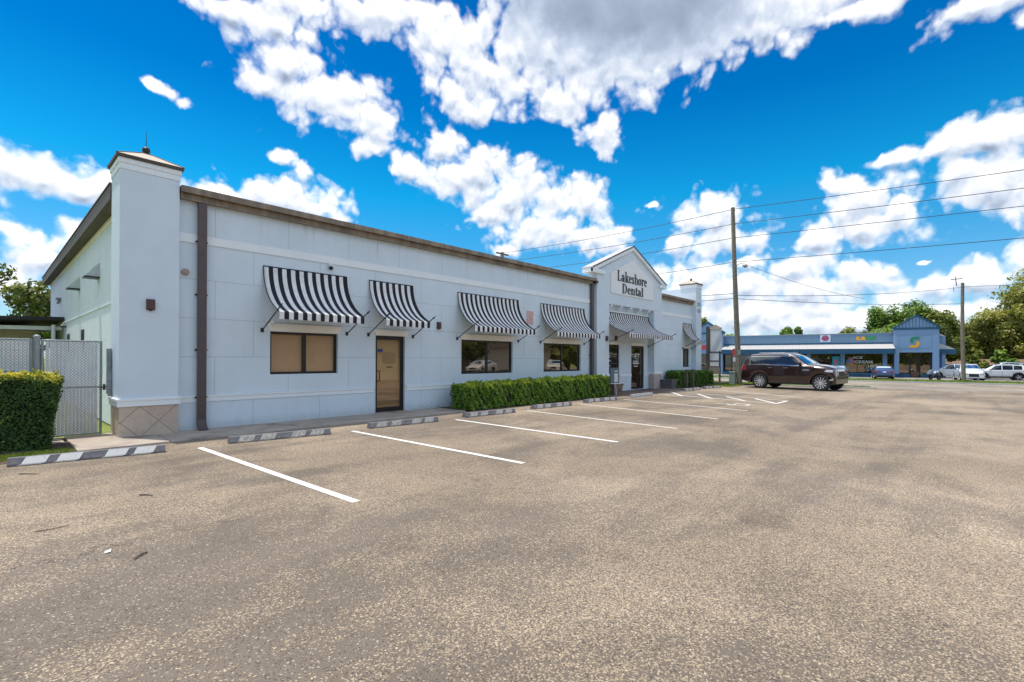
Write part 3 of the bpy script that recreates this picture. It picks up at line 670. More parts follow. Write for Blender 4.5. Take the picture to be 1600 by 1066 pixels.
# pillars
def pillar(x0, x1, y0, y1, zt_, apex, label):
    m_ = MB(); m_.box(x0, x1, y0, y1, .62, zt_ - .22)
    p_ = bb(m_, 'pillar', M['stucco'], bevel=.012); p_['label'] = label
    t = MB(); t.box(x0 + .004, x1 - .004, y0 + .004, y1, .0, .62); bb(t, 'tile_base', M['tile'], p_)
    t = MB(); t.box(x0 - .03, x1 + .03, y0 - .03, y1 + .0, .625, .735); t.box(x0 - .045, x1 + .045, y0 - .045, y1, .735, .785); bb(t, 'base_trim', M['trim'], p_, bevel=.006)
    t = MB(); t.box(x0 - .012, x1 + .012, y0 - .012, y1 + .012, zt_ - .22, zt_ - .10); t.box(x0 - .03, x1 + .03, y0 - .03, y1 + .03, zt_ - .10, zt_); bb(t, 'cornice', M['trim'], p_, bevel=.006)
    e = .065; z0 = zt_ + .003; cx, cy = (x0 + x1) / 2, (y0 + y1) / 2; t = MB()
    t.box(x0 - e, x1 + e, y0 - e, y1 + e, z0, z0 + .055); bb(t, 'cap_edge', M['bronze_roof'], p_)
    c = [(x0 - e, y0 - e, z0 + .058), (x1 + e, y0 - e, z0 + .058), (x1 + e, y1 + e, z0 + .058), (x0 - e, y1 + e, z0 + .058)]; t = MB()
    for i in range(4): t.quad(c[i], c[(i + 1) % 4], (cx, cy, apex))
    bb(t, 'cap_roof', M['captop'], p_)
    t = MB()
    for i in range(4): t.tube(c[i], (cx, cy, apex), .014, .014, 6)
    bb(t, 'cap_ridge', M['bronze_roof'], p_)
    t = MB(); t.sphere((cx, cy, apex + .055), .075, 14, 9); t.tube((cx, cy, apex + .1), (cx, cy, apex + .46), .009, .004, 6); t.tube((cx, cy, apex - .03), (cx, cy, apex + .02), .03, .03, 8); sm(bb(t, 'finial', M['black'], p_))
pillar(1.76, 2.75, 12.05, 12.97, 5.52, 5.87, 'tall corner pillar nearest the chain-link gate')
pillar(29.66, 30.5, 11.93, 12.93, 6.24, 6.56, 'far corner pillar beside the pylon sign')
# house number on the far pillar
for tx_, z_ in (('1221', 5.02), ('1223', 4.62)): bb(text_mesh(tx_, lambda u, v: (30.08 + u, 11.925, z_ + v), .50, .20, None, .02), 'house_number', M['black'])

# entrance portico
PY = 11.97; PB = 12.40; IY = 12.30
C0, C1 = 18.60, 25.04; AX = 21.77
w_ = MB()
w_.box(C0, 19.63, PY, PB, .80, 4.17); w_.box(24.16, C1, PY, PB, .80, 4.17)
w_.prism([(C0, 4.17), (C1, 4.17), (C1, 5.56), (AX, 6.98), (C0, 5.56)], lambda u, v, d: (u, PY + d, v), PB - PY)
bb(w_, 'portico_wall', M['stucco'], bevel=.008)
ptile = simple('pinkish_tile', (.50, .41, .38), .6, var=.12, scale=6.)
for a, b in ((C0, 19.63), (24.16, C1)):
    w_ = MB(); w_.box(a + .003, b - .003, PY + .003, PB, 0, .80); bb(w_, 'tile_base', ptile)
    w_ = MB(); w_.box(a - .02, b + .02, PY - .03, PB + .01, .80, .92); bb(w_, 'base_trim', M['trim'], bevel=.006)
w_ = MB(); IH = [(19.75, 21.12, .05, 2.30), (22.30, 23.66, .05, 2.28)]
wall_y(w_, 19.63, 24.16, 0, 4.17, IY, IH, .12); bb(w_, 'recess_wall', M['stucco'])
w_ = MB(); w_.box(19.64, 24.15, IY - .05, IY, 3.86, 3.93); bb(w_, 'recess_ledge', M['trim'])
for a, b in ((21.14, 22.28), (23.7, 24.15)): w_ = MB(); w_.box(a, b, IY - .03, IY, .72, .84); bb(w_, 'pier_trim', M['trim'])
for q in (19.82, 20.76, 21.70, 22.64, 23.58): w_ = MB(); w_.prism([(PY + .02, 4.165), (IY, 4.165), (IY, 3.93), (IY - .10, 3.95), (PY + .02, 4.08)], lambda u, v, d: (q + d, u, v), .13); bb(w_, 'bracket', M['trim'])
g2 = window(19.75, 21.12, .05, 2.30, y=IY, mull=1, rec=.05)
g2['label'] = 'tall dark glazed panel with white lettering left of the entrance door'
for k, (zz, ww) in enumerate(((1.86, .62), (1.76, .55), (1.68, .58), (1.49, .60), (1.25, .5), (1.13, .6))):
    t = MB()
    for q in range(int(ww / .055)):
        hh = .045 if k != 3 else .075; t.box(19.95 + q * .055 + .01, 19.95 + q * .055 + .047, IY + .060, IY + .066, zz, zz + hh)
    bb(t, 'window_lettering', M['plastic_white'], g2)
d2 = door(22.30, 23.66, .05, 2.28, y=IY, rec=.05, glass='glass_dark', back='interior')
d2['label'] = 'dark main entrance door below the widest striped awning'
t = MB(); t.prism([(.0, 0), (.09, 0), (.14, .12), (.12, .28), (.07, .33), (.02, .28), (-.04, .12)], lambda u, v, d: (22.82 + u, IY + .072 + d * .1, 1.62 + v), .03); bb(t, 'door_emblem', simple('mint_emblem', (.30, .62, .55), .5), d2)
for k, (zz, n_, x_) in enumerate(((1.47, 9, 22.64), (1.34, 10, 22.62), (1.21, 7, 22.70))):
    t = MB()
    for q in range(n_): t.box(x_ + q * .062, x_ + q * .062 + .048, IY + .073, IY + .078, zz, zz + (.085 if k == 1 else .05))
    bb(t, 'door_lettering', M['plastic_white'], d2)
header(19.75, 21.12, 2.305, .14, IY); header(22.30, 23.66, 2.285, .14, IY)
# gable roof of the portico
def slope(x): return 7.21 - abs(x - 21.73) * .4164
XL, XR = 18.08, 25.38
def gable_piece(name, mat, y0, y1, top, thick, x0=XL, x1=XR):
    m_ = MB()
    for a, b in ((x0, 21.73), (21.73, x1)):
        za, zb = slope(a) - top, slope(b) - top
        m_.prism([(a, za - thick), (b, zb - thick), (b, zb), (a, za)], lambda u, v, d: (u, y0 + d, v), y1 - y0)
    return bb(m_, name, mat)
gable_piece('gable_roof', M['whitemetal'], 11.86, 12.44, 0, .05)
gable_piece('gable_edge', M['bronze'], 11.835, 11.858, -.006, .06)
gable_piece('rake_board', M['trim'], 11.86, 11.965, .052, .17, XL + .01, XR - .01)
for a, b, a2, b2, sx_ in ((XL + .01, 18.595, 18.597, 19.15, XL), (C1 + .003, XR - .01, 24.65, C1 + .001, XR)):
    w_ = MB(); w_.box(a, b, 11.862, 12.43, slope(sx_) - .235, slope(sx_) - .055); w_.box(a2, b2, 11.87, 11.968, slope(sx_) - .235, slope(sx_) - .06); bb(w_, 'eave_return', M['trim'])
# sign board with serif lettering
SG = empty('sign_board', (21.85, PY, 4.6), 0, 'white five-sided sign panel with dark serif lettering on the entrance gable', 'sign')
SO = (21.85, PY, 4.6)
m_ = MB(); m_.prism([(19.74, 4.69), (23.95, 4.69), (23.95, 5.66), (21.83, 6.52), (19.74, 5.66)], lambda u, v, d: (u, PY - .045 + d, v), .043)
m_.build('panel', simple('white_sign_face', (.78, .79, .79), .5, var=.02), SG, SO, bevel=.01)
def arc(cx, cy, rx, ry, tx, ty, a0, a1, n=10):
    o = []
    for i in range(n):
        t0, t1 = R(a0 + (a1 - a0) * i / n), R(a0 + (a1 - a0) * (i + 1) / n)
        o.append([(cx + rx * math.cos(t0), cy + ry * math.sin(t0)), (cx + rx * math.cos(t1), cy + ry * math.sin(t1)), (cx + (rx - tx) * math.cos(t1), cy + (ry - ty) * math.sin(t1)), (cx + (rx - tx) * math.cos(t0), cy + (ry - ty) * math.sin(t0))])
    return o
def rc(a, b, c, d): return [(a, c), (b, c), (b, d), (a, d)]
S_ = .155; TH = .05; XH = .66
def stem(x, z0, z1, top=True, bot=True, both=True):
    o = [rc(x, x + S_, z0, z1)]
    if top: o.append(rc(x - .07, x + S_, z1 - .05, z1))
    if bot: o.append(rc(x - .07, x + S_ + .07, z0, z0 + .05))
    return o
GL = {
 'L': (.60, stem(.08, 0, 1) + [rc(.0, .33, .95, 1.), rc(.08, .56, 0, .055), [(.50, 0), (.56, 0), (.56, .30), (.53, .30)]]),
 'a': (.50, arc(.20, .18, .19, .20, .13, .05, 0, 360, 16) + [rc(.27, .27 + S_, 0, .48), rc(.30, .50, 0, .05)] + arc(.22, .46, .20, .21, .13, .06, 0, 165, 9) + [rc(.05, .16, .42, .53)]),
 'k': (.56, stem(.07, 0, 1) + [[(.20, .30), (.25, .24), (.50, .62), (.43, .66)], [(.25, .36), (.38, .40), (.55, .03), (.36, 0)], rc(.33, .56, .61, .66), rc(.32, .60, 0, .05)]),
 'e': (.47, arc(.24, .33, .22, .34, .14, .05, 20, 325, 18) + [rc(.10, .44, .34, .39), [(.36, .34), (.46, .34), (.45, .47), (.34, .5)]]),
 's': (.42, arc(.21, .49, .17, .18, .10, .055, 20, 270, 10) + arc(.21, .18, .18, .19, .11, .055, -160, 90, 10) + [[(.08, .42), (.20, .47), (.36, .25), (.25, .18)], rc(.33, .37, .48, .66), rc(.03, .07, 0, .2)]),
 'h': (.60, stem(.07, 0, 1) + arc(.33, .44, .22, .22, .13, .07, 0, 150, 9) + [rc(.40, .40 + S_, 0, .46), rc(.34, .62, 0, .05)]),
 'o': (.50, arc(.25, .33, .24, .34, .15, .05, 0, 360, 20)),
 'r': (.44, stem(.07, 0, XH) + arc(.33, .42, .16, .24, .10, .10, 30, 150, 6) + [rc(.33, .46, .48, .60)]),
 'D': (.72, stem(.07, 0, 1) + arc(.24, .5, .44, .5, .17, .055, -90, 90, 16) + [rc(.0, .3, .95, 1.)]),
 'n': (.60, stem(.07, 0, XH) + arc(.33, .44, .22, .22, .13, .07, 0, 150, 9) + [rc(.40, .40 + S_, 0, .46), rc(.34, .62, 0, .05)]),
 't': (.38, [rc(.10, .10 + S_, .06, .86), rc(.0, .38, .60, .66), rc(.12, .36, 0, .06), rc(.32, .37, 0, .2)]),
 'l': (.32, stem(.08, 0, 1))}
def serif(m_, word, x0, x1, z0, z1):
    tot = sum(GL[c][0] + .035 for c in word); sx = (x1 - x0) / tot; sz = z1 - z0; cur = 0
    for c in word:
        adv, polys = GL[c]
        for p_ in polys:
            ar = sum(p_[i][0] * p_[(i + 1) % 4][1] - p_[(i + 1) % 4][0] * p_[i][1] for i in range(4))
            if ar < 0: p_ = p_[::-1]
            m_.prism([(x0 + (cur + u) * sx, z0 + v * sz) for u, v in p_], lambda u, v, d: (u, PY - .046 - .02 + d, v), .018)
        cur += adv + .035
m_ = MB(); serif(m_, 'Lakeshore', 20.27, 23.22, 5.33, 5.83); serif(m_, 'Dental', 20.72, 22.86, 4.775, 5.235)
m_.build('lettering', M['black'], SG, SO)

# downspouts
def downspout(x, zt_, name='downspout'):
    m_ = MB(); m_.box(x, x + .165, FY - .135, FY - .045, .26, zt_)
    pts = [(.26, 0), (.18, .02), (.10, .09), (.05, .17)]
    prev = None
    for i, (z_, o_) in enumerate(pts):
        ring_ = [(x, FY - .135 - o_, z_ - o_ * .0), (x + .165, FY - .135 - o_, z_), (x + .165, FY - .045 - o_ * .8, z_ - (.0 if i == 0 else .03)), (x, FY - .045 - o_ * .8, z_ - (0 if i == 0 else .03))]
        if prev:
            for k in range(4): m_.quad(prev[k], prev[(k + 1) % 4], ring_[(k + 1) % 4], ring_[k])
        prev = ring_
    d = bb(m_, name, M['downspout'], bevel=.006)
    for zz in (.72, 1.75, 2.95, 4.1):
        b_ = MB(); b_.box(x - .035, x + .20, FY - .046, FY - .012, zz, zz + .035)
        b_.tube((x + .185, FY - .03, zz + .017), (x + .185, FY - .075, zz + .017), .014)
        bb(b_, 'strap', M['black'], d)
    return d
downspout(3.10, 4.97); downspout(18.34, 4.97)
b_ = MB(); b_.prism([(18.42, 5.0), (18.6, 5.0), (18.62, 5.1), (18.42, 5.1)], lambda u, v, d: (u, 11.9 + d, v), .12); bb(b_, 'gutter_end', M['black'])
# side wall details
def slot_window(y0, y1, z0, z1):
    m_ = MB(); m_.box(1.985, 2.02, y0, y1, z0, z1); f = bb(m_, 'slot_window', M['bronze']); return f
slot_window(19.3, 19.9, 1.75, 2.44); slot_window(23.0, 23.7, 1.8, 2.42)
def hood(y, z, s_, label):
    H = empty('vent_hood', (2., y, z), 0, label, 'vent hood', 'sheet-metal vent hoods on the side wall'); O = (2., y, z)
    m_ = MB(); m_.prism([(0, 0), (-.30 * s_, 0), (-.02, .36 * s_), (0, .36 * s_)], lambda u, v, d: (2.0 + u, y - .18 + d, z + v), .36); m_.build('cowl', simple('pale_grey_metal', (.50, .53, .54), .5), H, O)
    m_ = MB(); m_.box(2 - .31 * s_, 1.999, y - .19, y + .19, z - .04, z - .003); m_.build('louvre', M['bronze'], H, O)
hood(16.6, 3.69, 1., 'larger triangular vent hood nearest the corner pillar'); hood(20.5, 3.76, 1., 'second triangular vent hood along the side wall'); hood(24.3, 2.74, .5, 'small vent hood just above the fence near the lean-to roof')
m_ = MB(); m_.box(1.84, 2.0, 25.9, 26.3, 3.86, 3.93); m_.tube((1.9, 26.1, 3.7), (1.98, 26.1, 3.9), .05, .03); tag(m_.build('security_light', M['steel']), 'small metal floodlight under the far end of the side eave', 'light')
# lights, camera, bell
def sconce(name, x, y, z, label, w=.075, h=.2):
    m_ = MB(); P = []
    for i in range(9):
        t = PI * i / 8; P.append((x - w * math.cos(t), y - .01 - w * 1.3 * math.sin(t)))
    m_.grid([[(a, b, z), (a, b, z + h)] for a, b in P]); m_.box(x - w, x + w, y - .012, y - .001, z - .01, z + h + .01)
    for zz in (z + .01, z + h - .01): m_.quad(*[(a, b, zz) for a, b in P])
    m_.box(x - .02, x + .02, y - .03, y, z - .03, z + .02)
    return tag(m_.build(name, M['sconce']), label, 'wall light', 'maroon half-round wall lights')
sconce('wall_light', 2.26, 12.05, 2.57, 'maroon half-round wall light on the corner pillar')
sconce('wall_light', 9.77, 12.2, 2.55, 'maroon wall light between the narrow awning and the next wide awning')
sconce('wall_light', 19.38, PY, 2.45, 'maroon wall light on the left pier of the entrance')
sconce('wall_light', 20.75, IY, 2.52, 'dark wall light tucked under the entrance awning')
CM = empty('security_camera', (6.13, 12.2, 4.0), 0, 'small dome security camera under the upper wall band', 'camera'); O = (6.13, 12.2, 4.0)
m_ = MB(); m_.box(6.08, 6.18, 12.13, 12.2, 4.0, 4.07); m_.build('bracket', M['plastic_white'], CM, O)
m_ = MB(); m_.sphere((6.13, 12.12, 3.96), .055, 12, 8); sm(m_.build('dome', M['bronze'], CM, O))
m_ = MB(); m_.tube((2.89, 12.2, 3.43), (2.89, 12.14, 3.43), .075, .065, 16); m_.tube((2.89, 12.14, 3.43), (2.89, 12.12, 3.43), .05, .03, 16)
tag(m_.build('alarm_bell', simple('tan_plastic', (.33, .27, .22), .6)), 'round tan alarm sounder high beside the downspout', 'alarm')
m_ = MB(); m_.tube((4.53, 12.2, 2.5), (4.53, 12.15, 2.5), .05, .05, 12); m_.tube((4.66, 12.2, 2.42), (4.64, 12.08, 2.45), .03, .045, 10)
tag(m_.build('floodlight', M['plastic_white']), 'small white floodlight behind the left arm of the leftmost awning', 'light')
def pink_mat():
    mt, nb, p = newmat('faded_pink_notice'); c = geo(nb); n = nb.noise(c, 14., 5, .7)
    nb.put(p.inputs['Base Color'], nb.mix(nb.ss(n, .35, .62), (.62, .50, .50, 1), (.58, .30, .26, 1))); p.inputs['Roughness'].default_value = .8; return mt
m_ = MB(); m_.box(14.03, 14.43, 12.19, 12.198, 2.93, 3.44)
for k in range(4): m_.box(14.10, 14.36, 12.187, 12.19, 3.02 + k * .1, 3.05 + k * .1)
tag(m_.build('faded_notice', pink_mat()), 'faded pink square notice on the wall between two wide awnings', 'notice')

# ------------------------------------------------------------------ striped awnings
def awning(x0, x1, yw, zt_, outd, zl, drop, label, arm_z=2.26, period=.212):
    O = ((x0 + x1) / 2, yw, zt_)
    A = empty('striped_awning', O, 0, label, 'awning', 'black and white striped spear awnings')
    n = max(2, int(round((x1 - x0) / period)) * 2); T = 14; th = R(66)
    prof = []
    for k in range(T + 1):
        a = th * k / T; prof.append((yw - .02 - (outd - .02) * (1 - math.cos(a)) / (1 - math.cos(th)), zt_ - (zt_ - zl) * math.sin(a) / math.sin(th)))
    sag = lambda u, k: .012 * math.sin(u * PI * 3) * math.sin(PI * k / T)
    xs = [x0 + (x1 - x0) * i / n for i in range(n + 1)]
    m_ = MB(); m_.grid([[(q, prof[k][0], prof[k][1] - sag((q - x0) / (x1 - x0), k)) for k in range(T + 1)] for q in xs], mf=lambda i, j: i % 2)
    o = m_.build('canopy', [M['whitefab'], M['blackfab']], A, O)
    o.data.polygons.foreach_set('use_smooth', [True] * len(o.data.polygons))
    so_ = o.modifiers.new('s', 'SOLIDIFY'); so_.thickness = .006
    yl, zl_ = prof[-1]
    m_ = MB(); R_ = []
    for i, q in enumerate(xs):
        wv = .008 * math.sin(i * 1.9); R_.append([(q, yl - .006, zl_ + .0), (q, yl - .018, zl_ - .02), (q, yl - .014 + wv, zl_ - drop)])
    m_.grid(R_, mf=lambda i, j: i % 2); v_ = m_.build('valance', [M['whitefab'], M['blackfab']], A, O)
    so_ = v_.modifiers.new('s', 'SOLIDIFY'); so_.thickness = .006
    m_ = MB()
    for q in (x0 - .008, x1 + .008): m_.path([(q, a, b + .004) for a, b in prof], [.011] * (T + 1), 6)
    m_.tube((x0 - .01, yw - .015, zt_ + .01), (x1 + .01, yw - .015, zt_ + .01), .014, n=6)
    m_.tube((x0 + .01, yl + .012, zl_ - .02), (x1 - .01, yl + .012, zl_ - .02), .013, n=6)
    m_.build('edge_frame', M['black'], A, O)
    for q in (x0 - .025, x1 + .025):
        m_ = MB(); p0 = Vector((q, yw - .01, arm_z)); p1 = Vector((q, yl - .13, zl_ + .10)); d = (p1 - p0).normalized()
        m_.tube(p0, p1, .014, n=8); m_.tube(p1, p1 + d * .04, .026, .022, 8); m_.tube(p1 + d * .04, p1 + d * .13, .022, .002, 8)
        m_.box(q - .035, q + .035, yw - .02, yw, arm_z - .05, arm_z + .05); m_.build('arm', M['black'], A, O)
    return A
awning(4.48, 6.60, FY, 3.78, .93, 2.66, .18, 'leftmost wide striped awning, above the window with closed blinds')
awning(7.30, 8.76, FY, 3.78, .86, 2.66, .18, 'narrow striped awning above the single glass side door')
awning(10.57, 13.54, FY, 3.78, .84, 2.65, .18, 'wide striped awning over the left window behind the long hedge')
awning(14.89, 17.89, FY, 3.78, .84, 2.65, .18, 'wide striped awning over the window nearest the entrance')
awning(19.68, 24.08, IY, 3.84, 1.36, 2.78, .19, 'largest striped awning, spanning the recessed entrance', 2.28)
awning(28.30, 29.52, FY, 3.76, .80, 2.66, .18, 'small striped awning beside the far corner pillar')

# ------------------------------------------------------------------ wheel stops
def wheelstop_mesh(seed, L=1.87):
    rr = random.Random(seed); m_ = MB(); x0, x1 = -L / 2, L / 2
    pr = [(-.085, 0), (.085, 0), (.085, .03), (.045, .125), (-.045, .125), (-.085, .03)]
    n = 24; rows = []
    for i in range(n + 1):
        q = x0 + (x1 - x0) * i / n; rows.append([(q, a + rr.uniform(-.002, .002), b + (rr.uniform(-.003, .002) if b > .01 else 0)) for a, b in pr])
    m_.grid(rows, closed=True); m_.quad(*rows[0]); m_.quad(*rows[-1][::-1]); return m_
def paint_blocks(style, parent, mat):
    k = .0035
    for i, q in enumerate((-.66, -.28, .28, .64)):
        m_ = MB(); a, b = q - .13, q + .13; sk = .05
        m_.quad((a - sk, -.085 - k, .012), (b - sk, -.085 - k, .012), (b, -.0851 - k, .03), (a, -.0851 - k, .03))
        m_.quad((a, -.085 - k, .03), (b, -.085 - k, .03), (b + sk, -.045 - k, .125), (a + sk, -.045 - k, .125))
        if style: m_.quad((a + sk, -.045, .125 + k), (b + sk, -.045, .125 + k), (b + sk, .03, .125 + k), (a + sk, .03, .125 + k))
        m_.build('paint_mark', mat, parent)
WS = [(1.15, 10.07, -9, 'kerb stop in front of the clipped corner hedge, nearest the camera'), (4.0, 9.90, -8, 'kerb stop below the window with closed blinds'), (6.85, 9.83, -3.5, 'kerb stop in front of the single glass side door'),
      (9.73, 9.82, -4, 'kerb stop at the near end of the long front hedge'), (12.69, 9.9, -4, 'kerb stop at the middle of the long front hedge'), (15.75, 9.97, -6, 'kerb stop at the far end of the long front hedge'),
      (19.2, 10.1, 1, 'crooked pale kerb stop in front of the entrance'), (24.6, 10.12, -2, 'kerb stop in front of the two wooden posts'), (27.3, 10.1, -6, 'farthest kerb stop, near the pylon sign')]
for i, (x, y, a, lb) in enumerate(WS):
    W_ = empty('wheel_stop', (x, y, 0.), R(a), lb, 'wheel stop', 'painted concrete wheel stops along the stalls')
    W_['_'] = 0; del W_['_']
    wheelstop_mesh(i).build('block', M['wsblack'] if i != 6 else simple('pale_wheel_stop', (.42, .42, .42), .85, var=.2, scale=12.), W_, bevel=.006)
    paint_blocks(i > 3, W_, M['paint'] if i == 0 else M['wspaint'])

# ================================================================== fence, gate, hedges, planters
def chain_panel(x0, x1, y, z0, z1, parent, org, slats=True):
    m_ = MB(); p = .055
    n = int((x1 - x0) / p)
    for i in range(n + 1):
        q = x0 + .02 + i * p
        if q + .04 > x1: break
        m_.box(q, q + .049, y + .004, y + .007, z0 + .02, z1 - .01 + .012 * (i % 2))
    m_.build('slats', M['slat'], parent, org)
    m_ = MB(); s = .056; r = .0033; H = z1 - z0; W = x1 - x0
    k = -H
    while k < W:
        for sg in (1, -1):
            a = (k, 0); b = (k + H, H)
            t0 = max(0, -k); t1 = min(H, W - k)
            if t1 > t0:
                xa, xb = (x0 + k + t0, x0 + k + t1) if sg == 1 else (x1 - k - t0, x1 - k - t1)
                m_.tube((xa, y - .003 * sg, z0 + t0), (xb, y - .003 * sg, z0 + t1), r, n=3, cap=False)
        k += s
    for i in range(int(W / s)): m_.tube((x0 + i * s, y, z1 - .01), (x0 + i * s + .012, y, z1 + .035), r, n=3)
    m_.build('wire_mesh', M['steel'], parent, org)
FYC = 12.93
G = empty('chain_link_gate', (1.65, FYC, 0), 0, 'chain-link gate with grey privacy slats between the round-topped post and the corner pillar', 'gate'); O = (1.65, FYC, 0)
m_ = MB()
for q in (.735, 1.60): m_.tube((q, FYC, .02), (q, FYC, 1.93), .022, n=10)
for q in (.06, 1.0, 1.92): m_.tube((.735, FYC, q), (1.60, FYC, q), .018, n=8)
m_.build('gate_frame', M['steel'], G, O, smooth=False)
chain_panel(.76, 1.58, FYC - .01, .06, 1.92, G, O)
m_ = MB(); m_.tube((1.56, FYC - .03, .98), (1.72, FYC - .03, 1.0), .014); m_.box(1.63, 1.67, FYC - .05, FYC, .93, 1.05); m_.tube((1.74, FYC - .03, .99), (1.74, FYC - .03, 1.06), .02); m_.build('latch', M['darkwood'], G, O)
Fn = empty('chain_link_fence', (-1.5, FYC, 0), 0, 'chain-link fence with grey slats behind the clipped hedge', 'fence'); O = (-1.5, FYC, 0)
chain_panel(-4.0, .585, FYC - .01, .05, 1.93, Fn, O)
m_ = MB(); m_.tube((-4, FYC, 1.93), (.6, FYC, 1.93), .017, n=8); m_.build('top_rail', M['steel'], Fn, O)
m_ = MB()
for q in (.58,): m_.tube((q, FYC, .0), (q, FYC, 1.95), .024, n=10)
m_.build('tension_post', M['steel'], Fn, O)
Ps = empty('fence_post', (.66, FYC, 0), 0, 'thick steel fence post with rounded cap beside the gate', 'post'); O = (.66, FYC, 0)
m_ = MB(); m_.tube((.66, FYC, 0), (.66, FYC, 1.98), .048, n=16); m_.build('tube', M['steel'], Ps, O)
m_ = MB(); m_.sphere((.66, FYC, 1.985), .054, 14, 8, .8); m_.build('cap', M['steel'], Ps, O, smooth=True)
for z_ in (.3, 1.75): m_ = MB(); m_.tube((.66, FYC, z_), (.66, FYC, z_ + .045), .054, n=16); m_.tube((.6, FYC - .03, z_ + .02), (.77, FYC - .03, z_ + .02), .012, n=6); m_.build('hinge_band', M['steel'], Ps, O)
m_ = MB(); m_.box(1.68, 1.755, 12.80, 12.9, .85, 1.78); m_.tube((1.72, 12.78, 1.72), (1.72, 12.78, 1.35), .012); m_.box(1.69, 1.75, 12.77, 12.8, .80, .9)
tag(m_.build('latch_post', M['steel'], bevel=.01), 'grey steel gate latch post fixed to the corner pillar', 'post')

def hedge(name, label, x0, x1, y0, y1, h0, h1, n, size, mat, taper=0., top_tone=.5, bulge=.04, base_t=.35, group=None, seed=3):
    rg = np.random.default_rng(seed); org = ((x0 + x1) / 2, (y0 + y1) / 2, 0)
    H = empty(name, org, 0, label, 'hedge', group)
    m_ = MB(); rows = []
    nx = max(6, int((x1 - x0) / .25))
    for i in range(nx + 1):
        t = i / nx; xx = x0 + .09 + (x1 - x0 - .18) * t; hh = (h0 + (h1 - h0) * t) - .09
        if taper: xr = lambda q, z_: q - taper * (1 - z_ / hh) * (1 if t > .9 else 0)
        else: xr = lambda q, z_: q
        rows.append([(xr(xx, z_), yy, z_) for yy, z_ in ((y0 + .08, .08), (y0 + .07, hh * .5), (y0 + .09, hh), (y1 - .09, hh), (y1 - .07, hh * .5), (y1 - .08, .08))])
    m_.grid(rows, closed=True); m_.quad(*rows[0]); m_.quad(*rows[-1][::-1]); m_.build('shade_core', M['hedgecore'], H, org)  # near-black solid painting the dark shadow inside the hedge
    # sample surface: front, back, top, ends
    W, Dp, Ht = x1 - x0, y1 - y0, max(h0, h1)
    areas = np.array([W * Ht, W * Ht * .35, W * Dp, Dp * Ht, Dp * Ht]); ch = rg.choice(5, n, p=areas / areas.sum())
    a, b, d = rg.random(n), rg.random(n), rg.random(n) ** 1.6 * .09
    X = np.zeros(n); Y = np.zeros(n); Z = np.zeros(n); N = np.zeros((n, 3))
    hl = h0 + (h1 - h0) * a
    wob = lambda u, v: bulge * (np.sin(u * 5.1 + 1) * np.sin(v * 4.3) + .6 * np.sin(u * 11.3) * np.sin(v * 9.7 + 2) + .5 * np.sin(u * 23.1 + v * 17))
    for k in range(5):
        s = ch == k
        if k < 2: X[s] = x0 + W * a[s]; Z[s] = hl[s] * b[s]; Y[s] = (y0 + d[s] - wob(X[s], Z[s])) if k == 0 else (y1 - d[s] + wob(X[s], Z[s])); N[s] = (0, -1 if k == 0 else 1, .25)
        if k == 2: X[s] = x0 + W * a[s]; Y[s] = y0 + Dp * b[s]; Z[s] = hl[s] - d[s] + wob(X[s], Y[s] * 2); N[s] = (0, 0, 1)
        if k > 2:
            Y[s] = y0 + Dp * a[s]; hh = h0 if k == 3 else h1; Z[s] = hh * b[s]; X[s] = (x0 + d[s] - wob(Y[s], Z[s])) if k == 3 else (x1 - d[s] + wob(Y[s], Z[s])); N[s] = (-1 if k == 3 else 1, 0, .25)
    if taper: X -= taper * (1 - Z / Ht) * np.clip((X - x0) / W, 0, 1)
    # stray shoots above the clipped top
    ns = int(n * .035); si = rg.choice(n, ns, replace=False); K_ = max(20, ns // 9); sxs = x0 + .05 + rg.random(K_) * (W - .1); sys_ = y0 + .05 + rg.random(K_) * (Dp - .1); shs = .03 + .10 * rg.random(K_); q_ = rg.integers(0, K_, ns); tt = rg.random(ns)
    X[si] = sxs[q_] + rg.normal(0, .012, ns) + .03 * tt; Y[si] = sys_[q_] + rg.normal(0, .012, ns); Z[si] = (h0 + (h1 - h0) * (sxs[q_] - x0) / W) - .03 + shs[q_] * tt
    P = np.c_[X, Y, Z]
    N += rg.normal(0, .55, (n, 3)); N /= np.linalg.norm(N, axis=1)[:, None]
    tv = rg.normal(0, 1, (n, 3)); tv -= N * (tv * N).sum(1)[:, None]; tv /= np.linalg.norm(tv, axis=1)[:, None]; bv = np.cross(N, tv)
    s = (size * (.6 + .8 * rg.random(n)))[:, None]
    fold = N * s * .18
    V = np.stack([P - tv * s, P - bv * s * .55 + fold, P + tv * s, P + bv * s * .55 + fold], 1).reshape(-1, 3)
    clump = .5 + .5 * np.sin(X * 7.3 + np.sin(Z * 9) * 1.3) * np.sin(Y * 6 + Z * 8.1 + 1.7)
    tone = base_t + .40 * (rg.random(n) - .5) + .16 * (clump - .5) + top_tone * np.clip((Z / hl - .86) / .14, 0, 1) * (.5 + .8 * clump) + (rg.random(n) < .05) * .3  # upper leaves toned yellower: leaf tips plus painted sunlight
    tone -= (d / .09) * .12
    leafmesh('leaves', V, 4, tone, mat, H, org)
    return H
hedge('clipped_hedge', 'tall clipped corner hedge with yellow-tipped, sunlit-coloured top in front of the chain-link fence', -2.6, .93, 11.55, 12.4, 1.46, 1.27, 42000, .021, 'leaf_hedge2', taper=.16, top_tone=.62, bulge=.03, base_t=.26)
hedge('low_hedge', 'long low bright green hedge under the two wide windows', 10.02, 18.0, 10.98, 11.85, .77, .86, 40000, .040, 'leaf_hedge', top_tone=.40, bulge=.07, base_t=.50, seed=5)
